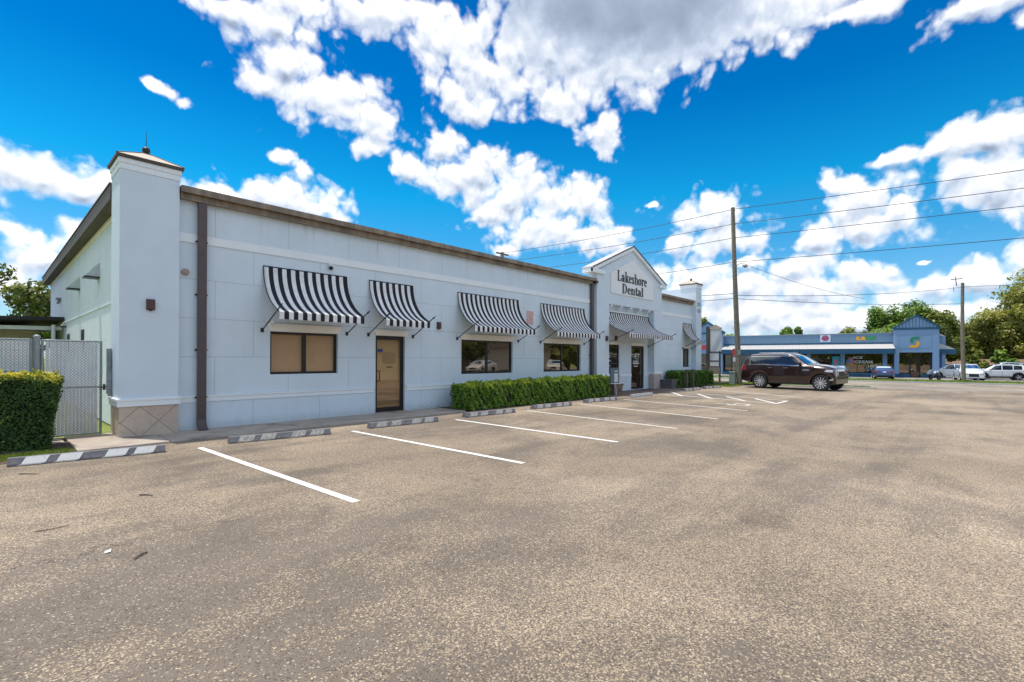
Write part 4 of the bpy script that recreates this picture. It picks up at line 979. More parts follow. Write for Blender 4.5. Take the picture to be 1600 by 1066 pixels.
hedge('low_hedge', 'low dark green hedge behind the two wooden posts', 25.75, 30.9, 11.35, 12.05, .92, .86, 16000, .04, 'leaf_hedge', top_tone=.15, bulge=.045, base_t=.30, seed=8)
# a few weeds by the downspout and hedge end
def weed(x, y, label, s=.12):
    n = 60; P = np.array([(x, y, .02)]) + RNG.normal(0, 1, (n, 3)) * (s, s * .4, 0); P[:, 2] = .02 + RNG.random(n) * s * .5
    tv = RNG.normal(0, 1, (n, 3)); tv /= np.linalg.norm(tv, axis=1)[:, None]; bv = np.cross(tv, RNG.normal(0, 1, (n, 3))); bv /= np.linalg.norm(bv, axis=1)[:, None]
    V = np.stack([P - tv * .02, P - bv * .01, P + tv * .02, P + bv * .01], 1).reshape(-1, 3)
    tag(leafmesh('weed', V, 4, .3 + RNG.random(n) * .4, 'leaf_green'), label, 'weed')
weed(9.35, 12.08, 'sprawling weed at the wall foot beside the long hedge', .25)
# planters, sign stand, posts
def planter(x, y, w_, h, mat, label, plant=True):
    P = empty('planter', (x, y, .03), 0, label, 'planter'); O = (x, y, .03)
    m_ = MB(); a, b = w_ * .40, w_ * .5
    for k in range(4):
        s = [(-1, -1), (1, -1), (1, 1), (-1, 1)]; p, q = s[k], s[(k + 1) % 4]
        m_.quad((x + p[0] * a, y + p[1] * a, .03), (x + q[0] * a, y + q[1] * a, .03), (x + q[0] * b, y + q[1] * b, h), (x + p[0] * b, y + p[1] * b, h))
    m_.build('tub', mat, P, O)
    m_ = MB(); e = b + .02
    m_.box(x - e, x + e, y - e, y - e + .05, h - .06, h + .01); m_.box(x - e, x + e, y + e - .05, y + e, h - .06, h + .01); m_.box(x - e, x - e + .05, y - e + .05, y + e - .05, h - .06, h + .01); m_.box(x + e - .05, x + e, y - e + .05, y + e - .05, h - .06, h + .01)
    m_.build('rim', mat, P, O, bevel=.008)
    m_ = MB(); m_.quad((x - b, y - b, h - .05), (x + b, y - b, h - .05), (x + b, y + b, h - .05), (x - b, y + b, h - .05)); m_.build('soil', M['soil'], P, O)
    m_ = MB(); m_.prism([(0, .08), (.05, .14), (.03, .24), (-.03, .24), (-.05, .14)], lambda u, v, d: (x + u, y - w_ * .46 + (v - .1) * -.04 - d, .03 + v + .04), .012); m_.build('medallion', M['darkwood'], P, O)
planter(19.0, 11.3, .56, .50, M['pot'], 'brown square planter at the end of the long hedge')
planter(25.2, 11.62, .66, .50, M['pot2'], 'dark grey square planter against the right pier of the entrance')
S = empty('parcel_box', (20.05, 12.0, 0), 0, 'blue-grey drop box with a white notice left of the entrance door', 'drop box'); O = (20.05, 12.0, 0)
m_ = MB(); m_.box(19.72, 20.42, 11.93, 12.25, .12, 1.15); m_.box(19.70, 20.44, 11.91, 12.26, 1.15, 1.19); m_.build('body', simple('slate_blue_metal', (.10, .16, .20), .5), S, O, bevel=.01)
m_ = MB(); m_.box(20.02, 20.35, 11.922, 11.928, .52, .92); m_.box(20.05, 20.32, 11.922, 11.928, 1.0, 1.06); m_.build('notice', M['plastic_white'], S, O)
m_ = MB()
for a in (19.78, 20.36):
    for b in (11.97, 12.2): m_.box(a - .02, a + .02, b - .02, b + .02, .03, .12)
m_.build('leg', M['black'], S, O)
S = empty('sign_stand', (18.5, 11.0, 0), 0, 'thin white metal stand at the end of the long hedge', 'stand'); O = (18.5, 11.0, 0)
m_ = MB(); m_.tube((18.56, 10.95, .03), (18.50, 10.95, .52), .014); m_.tube((18.70, 11.1, .03), (18.66, 11.1, .52), .014); m_.build('leg', M['plastic_white'], S, O)
m_ = MB(); m_.box(18.36, 18.95, 10.93, 11.13, .52, .545); m_.build('shelf', M['plastic_white'], S, O, bevel=.004)
S = empty('door_mat', (22.98, 11.9, .03), 0, 'dark door mat before the entrance door', 'mat')
m_ = MB(); m_.box(22.4, 23.6, 11.55, 12.15, .031, .042); m_.build('rubber', M['black'], S, (22.98, 11.9, .03))
for (x, y, lb) in ((26.25, 11.1, 'left wooden post in front of the far hedge'), (27.15, 11.12, 'right wooden post in front of the far hedge')):
    P = empty('wooden_post', (x, y, 0), 0, lb, 'post', 'pair of weathered square posts'); O = (x, y, 0)
    m_ = MB(); m_.box(x - .07, x + .07, y - .07, y + .07, 0, .99); m_.build('shaft', M['darkwood'], P, O, bevel=.01)
    m_ = MB(); m_.box(x - .085, x + .085, y - .085, y + .085, .99, 1.03); m_.build('cap', M['darkwood'], P, O, bevel=.01)
# litter on the asphalt
def twig(pts, label, r=.006, mat='darkwood'):
    m_ = MB(); m_.path([(a, b, .004 + r) for a, b in pts], [r * (1 - .5 * i / len(pts)) for i in range(len(pts))], 5); tag(m_.build('twig', M[mat]), label, 'twig')
twig([(.90, 4.87), (.86, 4.86), (.80, 4.78)], 'curled brown twig nearest the camera on the asphalt', .009)
twig([(1.21, 6.97), (1.27, 6.92), (1.31, 6.83)], 'small dark twig on the asphalt below the nearest kerb stop', .009)
twig([(.32, 9.39), (.40, 9.30), (.49, 9.22)], 'straight brown twig near the left kerb stop', .008)
twig([(.31, 6.20), (.42, 6.18), (.54, 6.20)], 'long pale straw lying on dark asphalt', .005, 'pot')
m_ = MB(); m_.quad((.66, 5.11, .006), (.70, 5.10, .012), (.71, 5.15, .02), (.67, 5.16, .008)); tag(m_.build('paper_scrap', M['plastic_white']), 'tiny pale scrap of litter on the asphalt', 'litter')

# ================================================================== vehicles
def interp(pts, x): return float(np.interp(x, [p[0] for p in pts], [p[1] for p in pts]))
def smoothf(pts):
    xs = np.linspace(pts[0][0], pts[-1][0], 400); ys = np.interp(xs, [p[0] for p in pts], [p[1] for p in pts])
    k = np.hanning(13); k /= k.sum(); yp = np.pad(ys, 6, mode='edge'); ys2 = np.convolve(yp, k, mode='valid')
    e = 8; ys2[:e] = ys[:e]; ys2[-e:] = ys[-e:]
    return lambda s: float(np.interp(s, xs, ys2))
class Car:
    def __init__(c, L, W, top, belt, wheels, rw, roofw=.72, zb=.28, mats=None, group=None):
        c.L, c.W = L, W / 2; c.top = smoothf(top); c.belt0 = smoothf(belt); c.wheels = wheels; c.rw = rw; c.roofw = roofw * c.W; c.zb = zb
    def hw(c, s):   # half width in plan
        L = c.L; e = .16; a = 1.
        if s < .7: a = 1 - e * ((.7 - s) / .7) ** 2.6
        if s > L - .9: a = 1 - (e + .04) * ((s - L + .9) / .9) ** 2.4
        return c.W * a
    def bot(c, s):
        z = c.zb + .12 * max(0, (.5 - s) / .5) + .06 * max(0, (s - c.L + .5) / .5)
        for sw in c.wheels:
            R_ = c.rw + .075
            if abs(s - sw) < R_: z = max(z, c.rw - .02 + math.sqrt(R_ * R_ - (s - sw) ** 2))
        return z
    def sec(c, s):
        t = c.top(s); b = min(c.belt0(s), t - .02); zb = min(c.bot(s), b - .06); w = c.hw(s)
        k = max(0., min(1., (t - b) / .55)); rwid = (w * .90) * (1 - k) + min(c.roofw, w * .95) * k
        zm = zb + (b - zb) * .55; z1 = min(zb + .10, zm - .02)
        return [(0, zb), (w * .80, zb), (w * .955, zb + .005), (w * .985, z1), (w, zm), (w * .985, b - .04 * (b - zm)), (w * .962, b),
                (rwid + (w * .962 - rwid) * .5 + .012 * k, b + (t - b) * .42), (rwid + .01, t - .10 * k - .012), (rwid * .93, t - .035 * k - .004), (rwid * .6, t - .006), (0, t)]
    def side_y(c, s, z):
        q = c.sec(s)[3:9]; zs = [p[1] for p in q]; ys = [p[0] for p in q]
        return float(np.interp(z, zs, ys))
    def top_z(c, s, y):
        q = c.sec(s)[8:]; q = q[::-1]; return float(np.interp(abs(y), [p[0] for p in q], [p[1] for p in q]))
    def P(c, s, y, z): return (s - c.L / 2, y, z)
    def body(c, mat, root):
        ss_ = set(np.linspace(0, c.L, 70)); 
        for sw in c.wheels: ss_ |= set(np.linspace(sw - c.rw - .09, sw + c.rw + .09, 22))
        st = sorted(ss_); rows = []
        for s in st:
            q = c.sec(s); rows.append([c.P(s, y, z) for y, z in q] + [c.P(s, -y, z) for y, z in q[::-1][1:-1]])
        m_ = MB(); n = len(rows[0])
        m_.grid(rows, closed=True, mf=lambda i, j: 1 if j in (0, 1, n - 1, n - 2) else 0); m_.quad(*rows[0]); m_.quad(*rows[-1][::-1])
        return sm(m_.build('body', [mat, M['black']], root), 32)
    def patch(c, m_, s0, s1, z00, z01, z10, z11, side, off=.006, n=8, dz=4):
        """quad on the flank: bottom-left z00, top-left z01, bottom-right z10, top-right z11"""
        rows = []
        for i in range(n + 1):
            t = i / n
            row = []
            for j in range(dz + 1):
                r = j / dz; s = s0[r > .5 and 1 or 0] if False else (s0[0] * (1 - r) + s0[1] * r) * (1 - t) + (s1[0] * (1 - r) + s1[1] * r) * t
                z = (z00 * (1 - r) + z01 * r) * (1 - t) + (z10 * (1 - r) + z11 * r) * t
                row.append(c.P(s, side * (c.side_y(s, z) + off), z))
            rows.append(row if side < 0 else row[::-1])
        m_.grid(rows); return m_
    def tpatch(c, m_, s0, s1, y0, y1, off=.008, n=8, k=8, tap=0.):
        rows = []
        for i in range(n + 1):
            t = i / n; s = s0 + (s1 - s0) * t; h0 = y0 + (y1 - y0) * t
            rows.append([c.P(s, h0 * (-1 + 2 * j / k), c.top_z(s, h0 * (-1 + 2 * j / k)) + off) for j in range(k + 1)])
        m_.grid(rows); return m_
def wheel(root, c, sw, side, rimmat, spokes=10):
    w_ = .25; x = sw - c.L / 2; yo = side * (c.W - .02); r = c.rw
    m_ = MB(); n = 28; prof = [(r - .12, 0), (r - .015, 0), (r, .03), (r, w_ - .03), (r - .015, w_), (r - .12, w_)]
    m_.grid([[(x + a * math.cos(2 * PI * i / n), yo - side * d, r + a * math.sin(2 * PI * i / n)) for i in range(n)] for a, d in prof], closed=True)
    W_ = m_.build('wheel', simple_tyre, root); sm(W_)
    m_ = MB(); rr = r - .115
    m_.grid([[(x + a * math.cos(2 * PI * i / n), yo - side * d, r + a * math.sin(2 * PI * i / n)) for i in range(n)] for a, d in [(rr + .012, .0), (rr, .012), (rr - .01, .06)]], closed=True)
    for k in range(spokes):
        a = 2 * PI * k / spokes; da = .12
        p = lambda rad, an, d: (x + rad * math.cos(an), yo - side * d, r + rad * math.sin(an))
        for sgn in ((-1, 1) if spokes < 8 else (0,)):
            m_.quad(p(.05, a - .3, .03), p(.05, a + .3, .03), p(rr, a + da * .8 + sgn * .12, .014), p(rr, a - da * .8 + sgn * .12, .014))
    m_.quad(*[(x + .065 * math.cos(t), yo - side * .022, r + .065 * math.sin(t)) for t in np.linspace(0, 2 * PI, 13)[:-1]])
    m_.build('rim', rimmat, W_)
    m_ = MB(); m_.quad(*[(x + (rr) * math.cos(t), yo - side * .075, r + rr * math.sin(t)) for t in np.linspace(0, 2 * PI, 25)[:-1]]); m_.build('brake_disc', M['black'], W_)
    return W_
simple_tyre = simple('tyre_rubber', (.018, .018, .019), .85, var=.2)
M['chrome'] = simple('chrome', (.75, .75, .76), .12, 1., var=.02)
M['alloy'] = simple('silver_alloy', (.62, .63, .65), .3, .25, var=.05)
M['redlamp'] = simple('red_lamp', (.32, .012, .015), .18, coat=1.)
M['clearlamp'] = simple('clear_lamp', (.55, .58, .60), .1, .3, coat=1.)
def carpaint(name, col, metal=.45, rough=.32):
    mt, nb, p = newmat(name); c = objc(nb); x, y, z = nb.sep(c)
    dirt = nb.m('MULTIPLY', nb.ss(nb.m('ADD', z, nb.m('MULTIPLY', nb.noise(c, 5., 4), .3)), .75, .35), .35)
    nb.put(p.inputs['Base Color'], nb.mix(dirt, (*col, 1), (.16, .14, .12, 1)))
    p.inputs['Metallic'].default_value = metal; p.inputs['Roughness'].default_value = rough; p.inputs['Coat Weight'].default_value = 1.; p.inputs['Coat Roughness'].default_value = .03
    return mt
def make_car(label, name, cat, loc, rz, L, W, top, belt, wheels, rw, paint, wins, wsh, rwin, rimmat=None, spokes=10, chrome=False, roof=None, zb=.26, roofw=.72, group=None, tail=None, head=None, rails=False, plate=True, doors=None, cladding=False):
    A = empty(name, loc, rz, label, cat, group)
    c = Car(L, W, top, belt, wheels, rw, roofw, zb)
    body = c.body(paint, A)
    for side in (-1, 1):
        for (a0, a1, b0, b1, z00, z01, z10, z11) in wins:
            m_ = MB(); c.patch(m_, (a0, a1), (b0, b1), z00, z01, z10, z11, side, .007, 10, 5); m_.build('side_window', M['glass_car'], A, smooth=True)
        if chrome:
            m_ = MB()
            a0, b0 = wins[0][0], wins[-1][2]; 
            c.patch(m_, (a0 - .02, a0 - .02), (b0, b0), wins[0][4] - .04, wins[0][4] - .005, wins[-1][6] - .04, wins[-1][6] - .005, side, .011, 24, 1)
            c.patch(m_, (a0 - .035, wins[0][1] - .05), (a0 + .0, wins[0][1] - .0), wins[0][4] - .03, wins[0][5] + .02, wins[0][4] - .03, wins[0][5] + .02, side, .012, 2, 6)
            c.patch(m_, (wins[0][1] - .04, wins[0][1] - .04), (wins[-1][3], wins[-1][3]), wins[0][5] + .002, wins[0][5] + .022, wins[-1][7] + .002, wins[-1][7] + .022, side, .011, 24, 1)
            m_.build('window_trim', M['chrome'], A)
        if doors:
            for d0, d1, zl_, zh_ in doors:
                m_ = MB(); c.patch(m_, (d0, d0 - .02), (d0 + .010, d0 - .01), zl_, zh_, zl_, zh_, side, .002, 1, 8); c.patch(m_, (d1, d1 - .02), (d1 + .010, d1 - .01), zl_, zh_, zl_, zh_, side, .002, 1, 8)
                c.patch(m_, (d0, d0), (d1, d1), zl_, zl_ + .010, zl_, zl_ + .010, side, .002, 12, 1); dd = m_.build('door_seam', M['black'], A)
                m_ = MB(); c.patch(m_, (d0 + .10, d0 + .10), (d0 + .32, d0 + .32), zh_ - .12, zh_ - .07, zh_ - .12, zh_ - .07, side, .03, 3, 2); m_.build('door_handle', M['chrome'] if chrome else paint, A)
        ms = wins[-1][2] - .04; mz = wins[-1][6] + .10
        m_ = MB(); yb = c.side_y(ms, mz); m_.sphere((ms + .02 - L / 2, side * (yb + .16), mz), .11, 10, 8, .8); m_.box(ms - .0 - L / 2, ms + .06 - L / 2, *sorted((side * (yb - .02), side * (yb + .08))), mz - .07, mz - .02)
        sm(m_.build('wing_mirror', paint, A))
        if tail:
            m_ = MB(); c.patch(m_, (tail[0], tail[0] + .02), (tail[1], tail[1] - .1), tail[2], tail[3], tail[2] + .03, tail[3], side, .012, 6, 4); m_.build('tail_light', M['redlamp'], A)
        if head:
            m_ = MB(); c.patch(m_, (head[0], head[0] + .1), (head[1], head[1]), head[2] + .03, head[3], head[2], head[3] - .03, side, .012, 6, 4); m_.build('headlight', M['clearlamp'], A)
        if cladding:
            m_ = MB(); c.patch(m_, (wheels[0] + rw + .08,) * 2, (wheels[1] - rw - .08,) * 2, zb + .02, zb + .15, zb + .02, zb + .15, side, .012, 8, 2)
            for sw in wheels:
                for i in range(14):
                    t0, t1 = PI * i / 14, PI * (i + 1) / 14; r0, r1 = rw + .077, rw + .15
                    pts = []
                    for (t, r_) in ((t0, r0), (t1, r0), (t1, r1), (t0, r1)):
                        s = sw + r_ * math.cos(t); z = rw - .02 + r_ * math.sin(t); pts.append(c.P(s, side * (c.side_y(s, z) + .012), z))
                    m_.quad(*(pts if side > 0 else pts[::-1]))
            m_.build('wheel_arch_cladding', M['black'], A)
        for sw in wheels: wheel(A, c, sw, side, rimmat or M['alloy'], spokes)
    m_ = MB(); c.tpatch(m_, *wsh); m_.build('windscreen', M['glass_car'], A, smooth=True)
    if rwin: m_ = MB(); c.tpatch(m_, *rwin); m_.build('rear_window', M['glass_car'], A, smooth=True)
    if roof: m_ = MB(); c.tpatch(m_, *roof[0]); m_.build('roof_panel', roof[1], A, smooth=True)
    if rails:
        m_ = MB()
        for side in (-1, 1): m_.path([c.P(s, side * c.roofw * .95, c.top(s) + h) for s, h in ((rails[0], -.02), (rails[0] + .12, .04), (rails[1] - .12, .04), (rails[1], -.02))], [.012] * 4, 6)
        m_.build('roof_rail', M['alloy'], A)
    if plate:
        m_ = MB(); m_.box(-L / 2 - .012, -L / 2 + .02, -.16, .16, .62 if L > 4.8 else .72, .74 if L > 4.8 else .86); m_.build('licence_plate', M['plastic_white'], A)
    if name != 'parked_pickup' and L < 4.8:
        for side in (-1, 1):
            m_ = MB(); m_.box(-L / 2 - .004, -L / 2 + .10, *sorted((side * W * .24, side * W * .40)), .74 if L > 4.7 else .86, .88 if L > 4.7 else 1.04); m_.build('tail_light', M['redlamp'], A, bevel=.01)
            m_ = MB(); m_.box(L / 2 - .12, L / 2 + .004, *sorted((side * W * .22, side * W * .40)), .56 if L > 4.7 else .66, .66 if L > 4.7 else .78); m_.build('headlight', M['clearlamp'], A, bevel=.01)
        m_ = MB(); m_.box(L / 2 - .06, L / 2 + .01, -W * .2, W * .2, .42, .62 if L > 4.7 else .74); m_.build('grille', M['black'], A, bevel=.01)
        m_ = MB(); m_.box(-L / 2 - .01, -L / 2 + .1, -W * .36, W * .36, .30, .44); m_.build('rear_valance', M['black'], A, bevel=.01)
    # dark lower inner volume so that daylight does not pass under
    m_ = MB(); m_.box(-L / 2 + .35, L / 2 - .35, -c.W * .72, c.W * .72, zb - .02, zb + .35); m_.build('chassis', M['black'], A)
    return A, c
def UWh(u, w_, dz=0.): p = UW(u, w_, dz); return (p[0], p[1], p[2])
HN = R(9.67)
# --- the maroon-brown SUV backed into the end stall
brown = carpaint('brown_metallic_paint', (.030, .012, .012), .3, .28)
A, c = make_car('large dark maroon-brown SUV with chrome trim, backed in beside the utility pole', 'parked_suv', 'SUV', (30.21, 6.81, 0), R(-100), 4.84, 2.03,
    [(0, .80), (.03, 1.1), (.07, 1.36), (.18, 1.62), (.30, 1.84), (.5, 1.90), (1.1, 1.94), (2.2, 1.945), (2.6, 1.92), (2.88, 1.84), (3.25, 1.58), (3.52, 1.385), (3.9, 1.35), (4.4, 1.28), (4.64, 1.20), (4.76, 1.08), (4.82, .85), (4.84, .62)],
    [(0, .9), (.1, 1.28), (.5, 1.31), (2.5, 1.28), (3.6, 1.26), (4.4, 1.14), (4.72, 1.0), (4.84, .6)],
    (1.12, 4.20), .415, brown,
    [(.66, .42, 1.33, 1.33, 1.36, 1.76, 1.345, 1.80), (1.345, 1.345, 2.28, 2.28, 1.345, 1.80, 1.335, 1.81), (2.295, 2.295, 3.24, 2.76, 1.335, 1.81, 1.32, 1.78)],
    (2.92, 3.50, .62, .78), (.10, .27, .72, .66), chrome=True, zb=.32, roofw=.74,
    tail=(.06, .40, 1.02, 1.30), head=(4.36, 4.71, .96, 1.10), rails=(.9, 2.5), doors=[(1.50, 2.28, .50, 1.27), (2.32, 3.22, .50, 1.26)], spokes=12)
for side in (-1, 1):
    m_ = MB(); c.patch(m_, (3.34, 3.38), (3.70, 3.68), 1.04, 1.11, 1.03, 1.10, side, .012, 4, 2); m_.build('fender_badge', M['chrome'], A)
    m_ = MB(); c.patch(m_, (4.50, 4.53), (4.73, 4.76), .50, .56, .56, .68, side, .014, 4, 2); m_.build('fog_lamp_trim', M['chrome'], A)
    m_ = MB(); m_.box(1.65 - 2.42, 3.6 - 2.42, *sorted((side * .92, side * 1.03)), .30, .36); m_.build('side_step', M['black'], A, bevel=.01)
    m_ = MB(); c.patch(m_, (.0, .02), (.55, .62), .42, .56, .42, .50, side, .012, 6, 2); m_.build('bumper_cladding', M['black'], A)
m_ = MB(); m_.box(2.33, 2.40, -.44, .44, .72, 1.05); m_.build('grille', M['chrome'], A, bevel=.03)
m_ = MB(); m_.box(2.39, 2.416, -.39, .39, .75, 1.02); m_.build('grille_mesh', M['black'], A)
m_ = MB(); m_.box(-2.33, -1.98, -.62, .62, 1.84, 1.885); m_.build('roof_spoiler', brown, A, bevel=.02)
# --- cars on the far lot
SED_T = [(0, .72), (.04, .98), (.12, 1.05), (.55, 1.09), (.85, 1.18), (1.35, 1.40), (1.8, 1.455), (2.5, 1.45), (2.85, 1.40), (3.5, 1.08), (3.7, 1.0), (4.3, .90), (4.62, .78), (4.75, .58)]
SED_B = [(0, .85), (.2, .98), (2, .96), (3.6, .93), (4.3, .82), (4.75, .5)]
SED_W = [(1.02, 1.22, 1.62, 1.62, 1.02, 1.26, 1.00, 1.34), (1.68, 1.68, 2.35, 2.35, 1.0, 1.36, .99, 1.37), (2.42, 2.42, 3.35, 2.9, .99, 1.37, .97, 1.33)]
def sedan(label, u, w_, rz, paint, **k):
    return make_car(label, 'parked_car', 'car', UWh(u, w_, .02), rz, 4.75, 1.82, SED_T, SED_B, (.98, 3.78), .32, paint, SED_W, (2.9, 3.55, .56, .70), (.72, 1.32, .66, .56), tail=(.03, .42, .74, .92), head=(4.2, 4.6, .66, .78), zb=.2, doors=[(1.2, 2.36, .34, .92), (2.40, 3.40, .34, .92)], group='cars parked before the blue strip mall', **k)
SUV_T = [(0, .80), (.05, 1.05), (.12, 1.2), (.42, 1.56), (.6, 1.64), (1.3, 1.70), (2.3, 1.69), (2.7, 1.62), (3.3, 1.22), (3.5, 1.12), (4.1, 1.04), (4.4, .92), (4.55, .62)]
SUV_B = [(0, .95), (.2, 1.08), (2, 1.04), (3.4, 1.0), (4.1, .92), (4.55, .55)]
SUV_W = [(.62, .62, 1.25, 1.25, 1.12, 1.50, 1.10, 1.56), (1.32, 1.32, 2.1, 2.1, 1.09, 1.57, 1.08, 1.57), (2.17, 2.17, 3.1, 2.62, 1.08, 1.57, 1.06, 1.52)]
def hatch(label, u, w_, rz, paint, cat='SUV', **k):
    return make_car(label, 'parked_suv', cat, UWh(u, w_, .02), rz, 4.6, 1.86, SUV_T, SUV_B, (.9, 3.6), .35, paint, SUV_W, (2.72, 3.35, .58, .72), (.16, .45, .66, .60), tail=(.05, .36, .92, 1.12), head=(4.0, 4.42, .78, .92), zb=.24, doors=[(1.3, 2.12, .40, 1.02), (2.16, 3.15, .40, 1.02)], **k)
white = carpaint('white_car_paint', (.72, .74, .76), 0., .35); silver = carpaint('silver_blue_paint', (.30, .38, .44), .5)
def ww(x, y): return -NY * x + NX * y
sedan('blue sedan seen from behind, parked in front of the ICE CREAM window', 68.3, ww(67.3, 6.2), HN, carpaint('blue_car_paint', (.05, .11, .26), .5))
sedan('dark grey sedan half hidden behind the front of the maroon SUV', 68.3, ww(67.0, 10.3), HN, carpaint('grey_car_paint', (.10, .12, .13), .5))
hatch('white small SUV with roof rails, facing the street beside the far utility pole', 68.0, ww(68.6, -.75), R(180) + HN, white, rails=(.7, 2.4))
hatch('white SUV with black roof and black cladding, side on at the right edge', 72.0, ww(72.3, -3.2), R(90) + HN, white, roof=((.62, 2.62, .66, .66, .010, 8, 8), M['black']), cladding=True, spokes=5)
hatch('white SUV parked behind the other cars near the end of the strip mall', 75.5, ww(75.8, .6), R(90) + HN, white, rails=(.7, 2.4))
make_car('pale blue pickup truck with a matching bed cover at the right', 'parked_pickup', 'pickup truck', UWh(76.5, ww(77.3, -4.2), .02), R(90) + HN, 5.8, 1.98,
    [(0, .9), (.04, 1.2), (.1, 1.45), (.22, 1.82), (2.0, 1.86), (2.15, 1.90), (3.2, 1.92), (3.6, 1.84), (4.25, 1.30), (4.5, 1.2), (5.4, 1.12), (5.7, .98), (5.8, .7)],
    [(0, 1.1), (1, 1.2), (3, 1.2), (4.4, 1.12), (5.4, 1.0), (5.8, .6)], (1.2, 4.75), .40, silver,
    [(.35, .40, 1.9, 1.9, 1.30, 1.72, 1.30, 1.74), (2.2, 2.2, 3.0, 3.0, 1.28, 1.76, 1.27, 1.78), (3.08, 3.08, 4.1, 3.5, 1.27, 1.78, 1.24, 1.72)], (3.65, 4.3, .62, .74), (.12, .22, .7, .66), zb=.34, tail=(.02, .16, 1.0, 1.3), head=(5.3, 5.7, .9, 1.05))
sedan('white car partly hidden behind the far corner pillar and pylon sign', 66.2, 17.3, R(-90) + HN, white)
# motor scooter at the edge of the lot
def scooter(u, w_, label):
    x, y, z = UW(u, w_, .02); S = empty('parked_motorcycle', (x, y, z), HN + R(200), label, 'motorcycle')
    for q in (-.68, .68):
        m_ = MB(); n = 20; m_.grid([[(q + a * math.cos(2 * PI * i / n), b, .31 + a * math.sin(2 * PI * i / n)) for i in range(n)] for a, b in ((.22, -.06), (.31, -.04), (.31, .04), (.22, .06))], closed=True)
        for k in range(6): t = PI * k / 6; m_.tube((q - .22 * math.cos(t), 0, .31 - .22 * math.sin(t)), (q + .22 * math.cos(t), 0, .31 + .22 * math.sin(t)), .012, n=5)
        m_.build('wheel', simple_tyre, S)
    m_ = MB(); m_.path([(-.68, 0, .31), (-.3, 0, .5), (.2, 0, .48), (.5, 0, .85), (.68, 0, .31)], [.04, .06, .06, .05, .035], 8); m_.sphere((0, 0, .42), .2, 10, 8, .9); m_.build('frame', M['black'], S)
    m_ = MB(); m_.sphere((.15, 0, .78), .19, 12, 8, .7); m_.build('fuel_tank', M['alloy'], S, smooth=True)
    m_ = MB(); m_.box(-.62, .0, -.13, .13, .70, .79); m_.build('seat', M['black'], S, bevel=.03)
    m_ = MB(); m_.tube((.46, -.36, 1.02), (.46, .36, 1.02), .016); m_.tube((.5, 0, .8), (.46, 0, 1.02), .02); m_.sphere((.56, 0, .86), .09, 10, 8); m_.build('handlebar', M['chrome'], S)
scooter(66.6, ww(67.4, 1.95), 'motorcycle parked between the strip mall corner and the small white SUV')

# ================================================================== blue strip mall
mall_root_rot = R(90 + 9.67)
ML = empty('strip_mall', (NX * 75, NY * 75, -.5), mall_root_rot, 'long blue strip mall with white awning roof and a gabled corner block across the street', 'building')
blue = simple('mall_blue_stucco', (.15, .25, .37), .8, var=.05, scale=.6); blue2 = simple('mall_pale_blue', (.20, .33, .52), .8, var=.04, scale=.8)
navy = simple('navy_metal', (.012, .085, .165), .5, var=.15, scale=2.)
def mp(m_, name, mat, parent=None, **k): return m_.build(name, mat, parent or ML, **k)
# local axes: x along the street (to the left), y towards the street, z up from the lot
m_ = MB(); m_.box(-6.75, 12.4, -.3, 0, 3.0, 5.42); m_.box(-6.75, 12.4, -10, -.3, 4.9, 5.0); mp(m_, 'parapet_wall', blue)
m_ = MB(); m_.box(-6.72, 12.4, -.34, .035, 5.42, 5.47); mp(m_, 'parapet_cap', M['whitemetal'])
m_ = MB(); m_.box(-6.72, 12.37, .003, .05, 4.07, 4.28); mp(m_, 'upper_stripe', navy)
m_ = MB(); m_.quad((-6.7, .05, 4.07), (12.4, .05, 4.07), (12.4, 2.5, 3.47), (-6.7, 2.5, 3.47)); 
for i in range(48): q = -6.6 + i * .4; m_.quad((q, .05, 4.10), (q + .04, .05, 4.10), (q + .04, 2.5, 3.50), (q, 2.5, 3.50))
mp(m_, 'awning_roof', M['whitemetal'])
m_ = MB(); m_.prism([(.05, 4.06), (2.5, 3.46), (2.5, 2.86), (.05, 2.86)], lambda u, v, d: (12.41 + d, u, v), .04); m_.box(-6.7, 12.4, 2.46, 2.52, 2.86, 3.465)
for i in range(64): q = -6.6 + i * .3; m_.box(q, q + .03, 2.52, 2.535, 2.87, 3.45)
mp(m_, 'awning_fascia', navy)
m_ = MB(); m_.box(-6.7, 12.4, .0, 2.46, 2.87, 2.90); mp(m_, 'awning_soffit', blue)
m_ = MB()
for a, b in ((1.78, 2.30), (-1.86, -1.40), (-6.12, -5.68), (5.6, 6.0), (9.2, 9.7)): m_.box(a, b, .02, .4, 0, 2.87)
m_.box(-6.75, 12.4, -.25, -.02, 0, .46); mp(m_, 'shopfront_wall', blue2)
m_ = MB(); m_.box(-6.75, 12.4, 1.5, 1.56, .0, .42) ; m_.box(-6.7, 12.4, -.02, 1.5, .0, .12); mp(m_, 'navy_plinth', navy)
def shopwin(a, b, z0=.46, z1=2.86, y=-.02, mull=2, lab=None):
    f = MB(); n = mull + 1
    for i in range(n + 1): q = a + (b - a) * i / n; f.box(q - .035, q + .035, y - .04, y + .04, z0, z1)
    f.box(a, b, y - .038, y + .038, z0, z0 + .07); f.box(a, b, y - .038, y + .038, z1 - .07, z1); w0 = mp(f, 'shop_window', M['bronze'])
    p_ = MB(); p_.quad((a, y, z0), (b, y, z0), (b, y, z1), (a, y, z1)); mp(p_, 'pane', M['glass_dark'], w0)
    if lab: w0['label'] = lab
    return w0
w1_ = shopwin(-5.66, -1.88, lab='shop window lettered ICE CREAM with a painted cone'); shopwin(-1.38, 1.76, .1); shopwin(2.32, 5.58); shopwin(6.02, 9.18); shopwin(-6.74, -6.14, mull=0); shopwin(9.72, 12.3)
wh = simple('white_lettering', (.75, .75, .75), .6, var=.02)
tx = lambda cx, cz, y: (lambda u, v: (cx - u, y, cz + v))
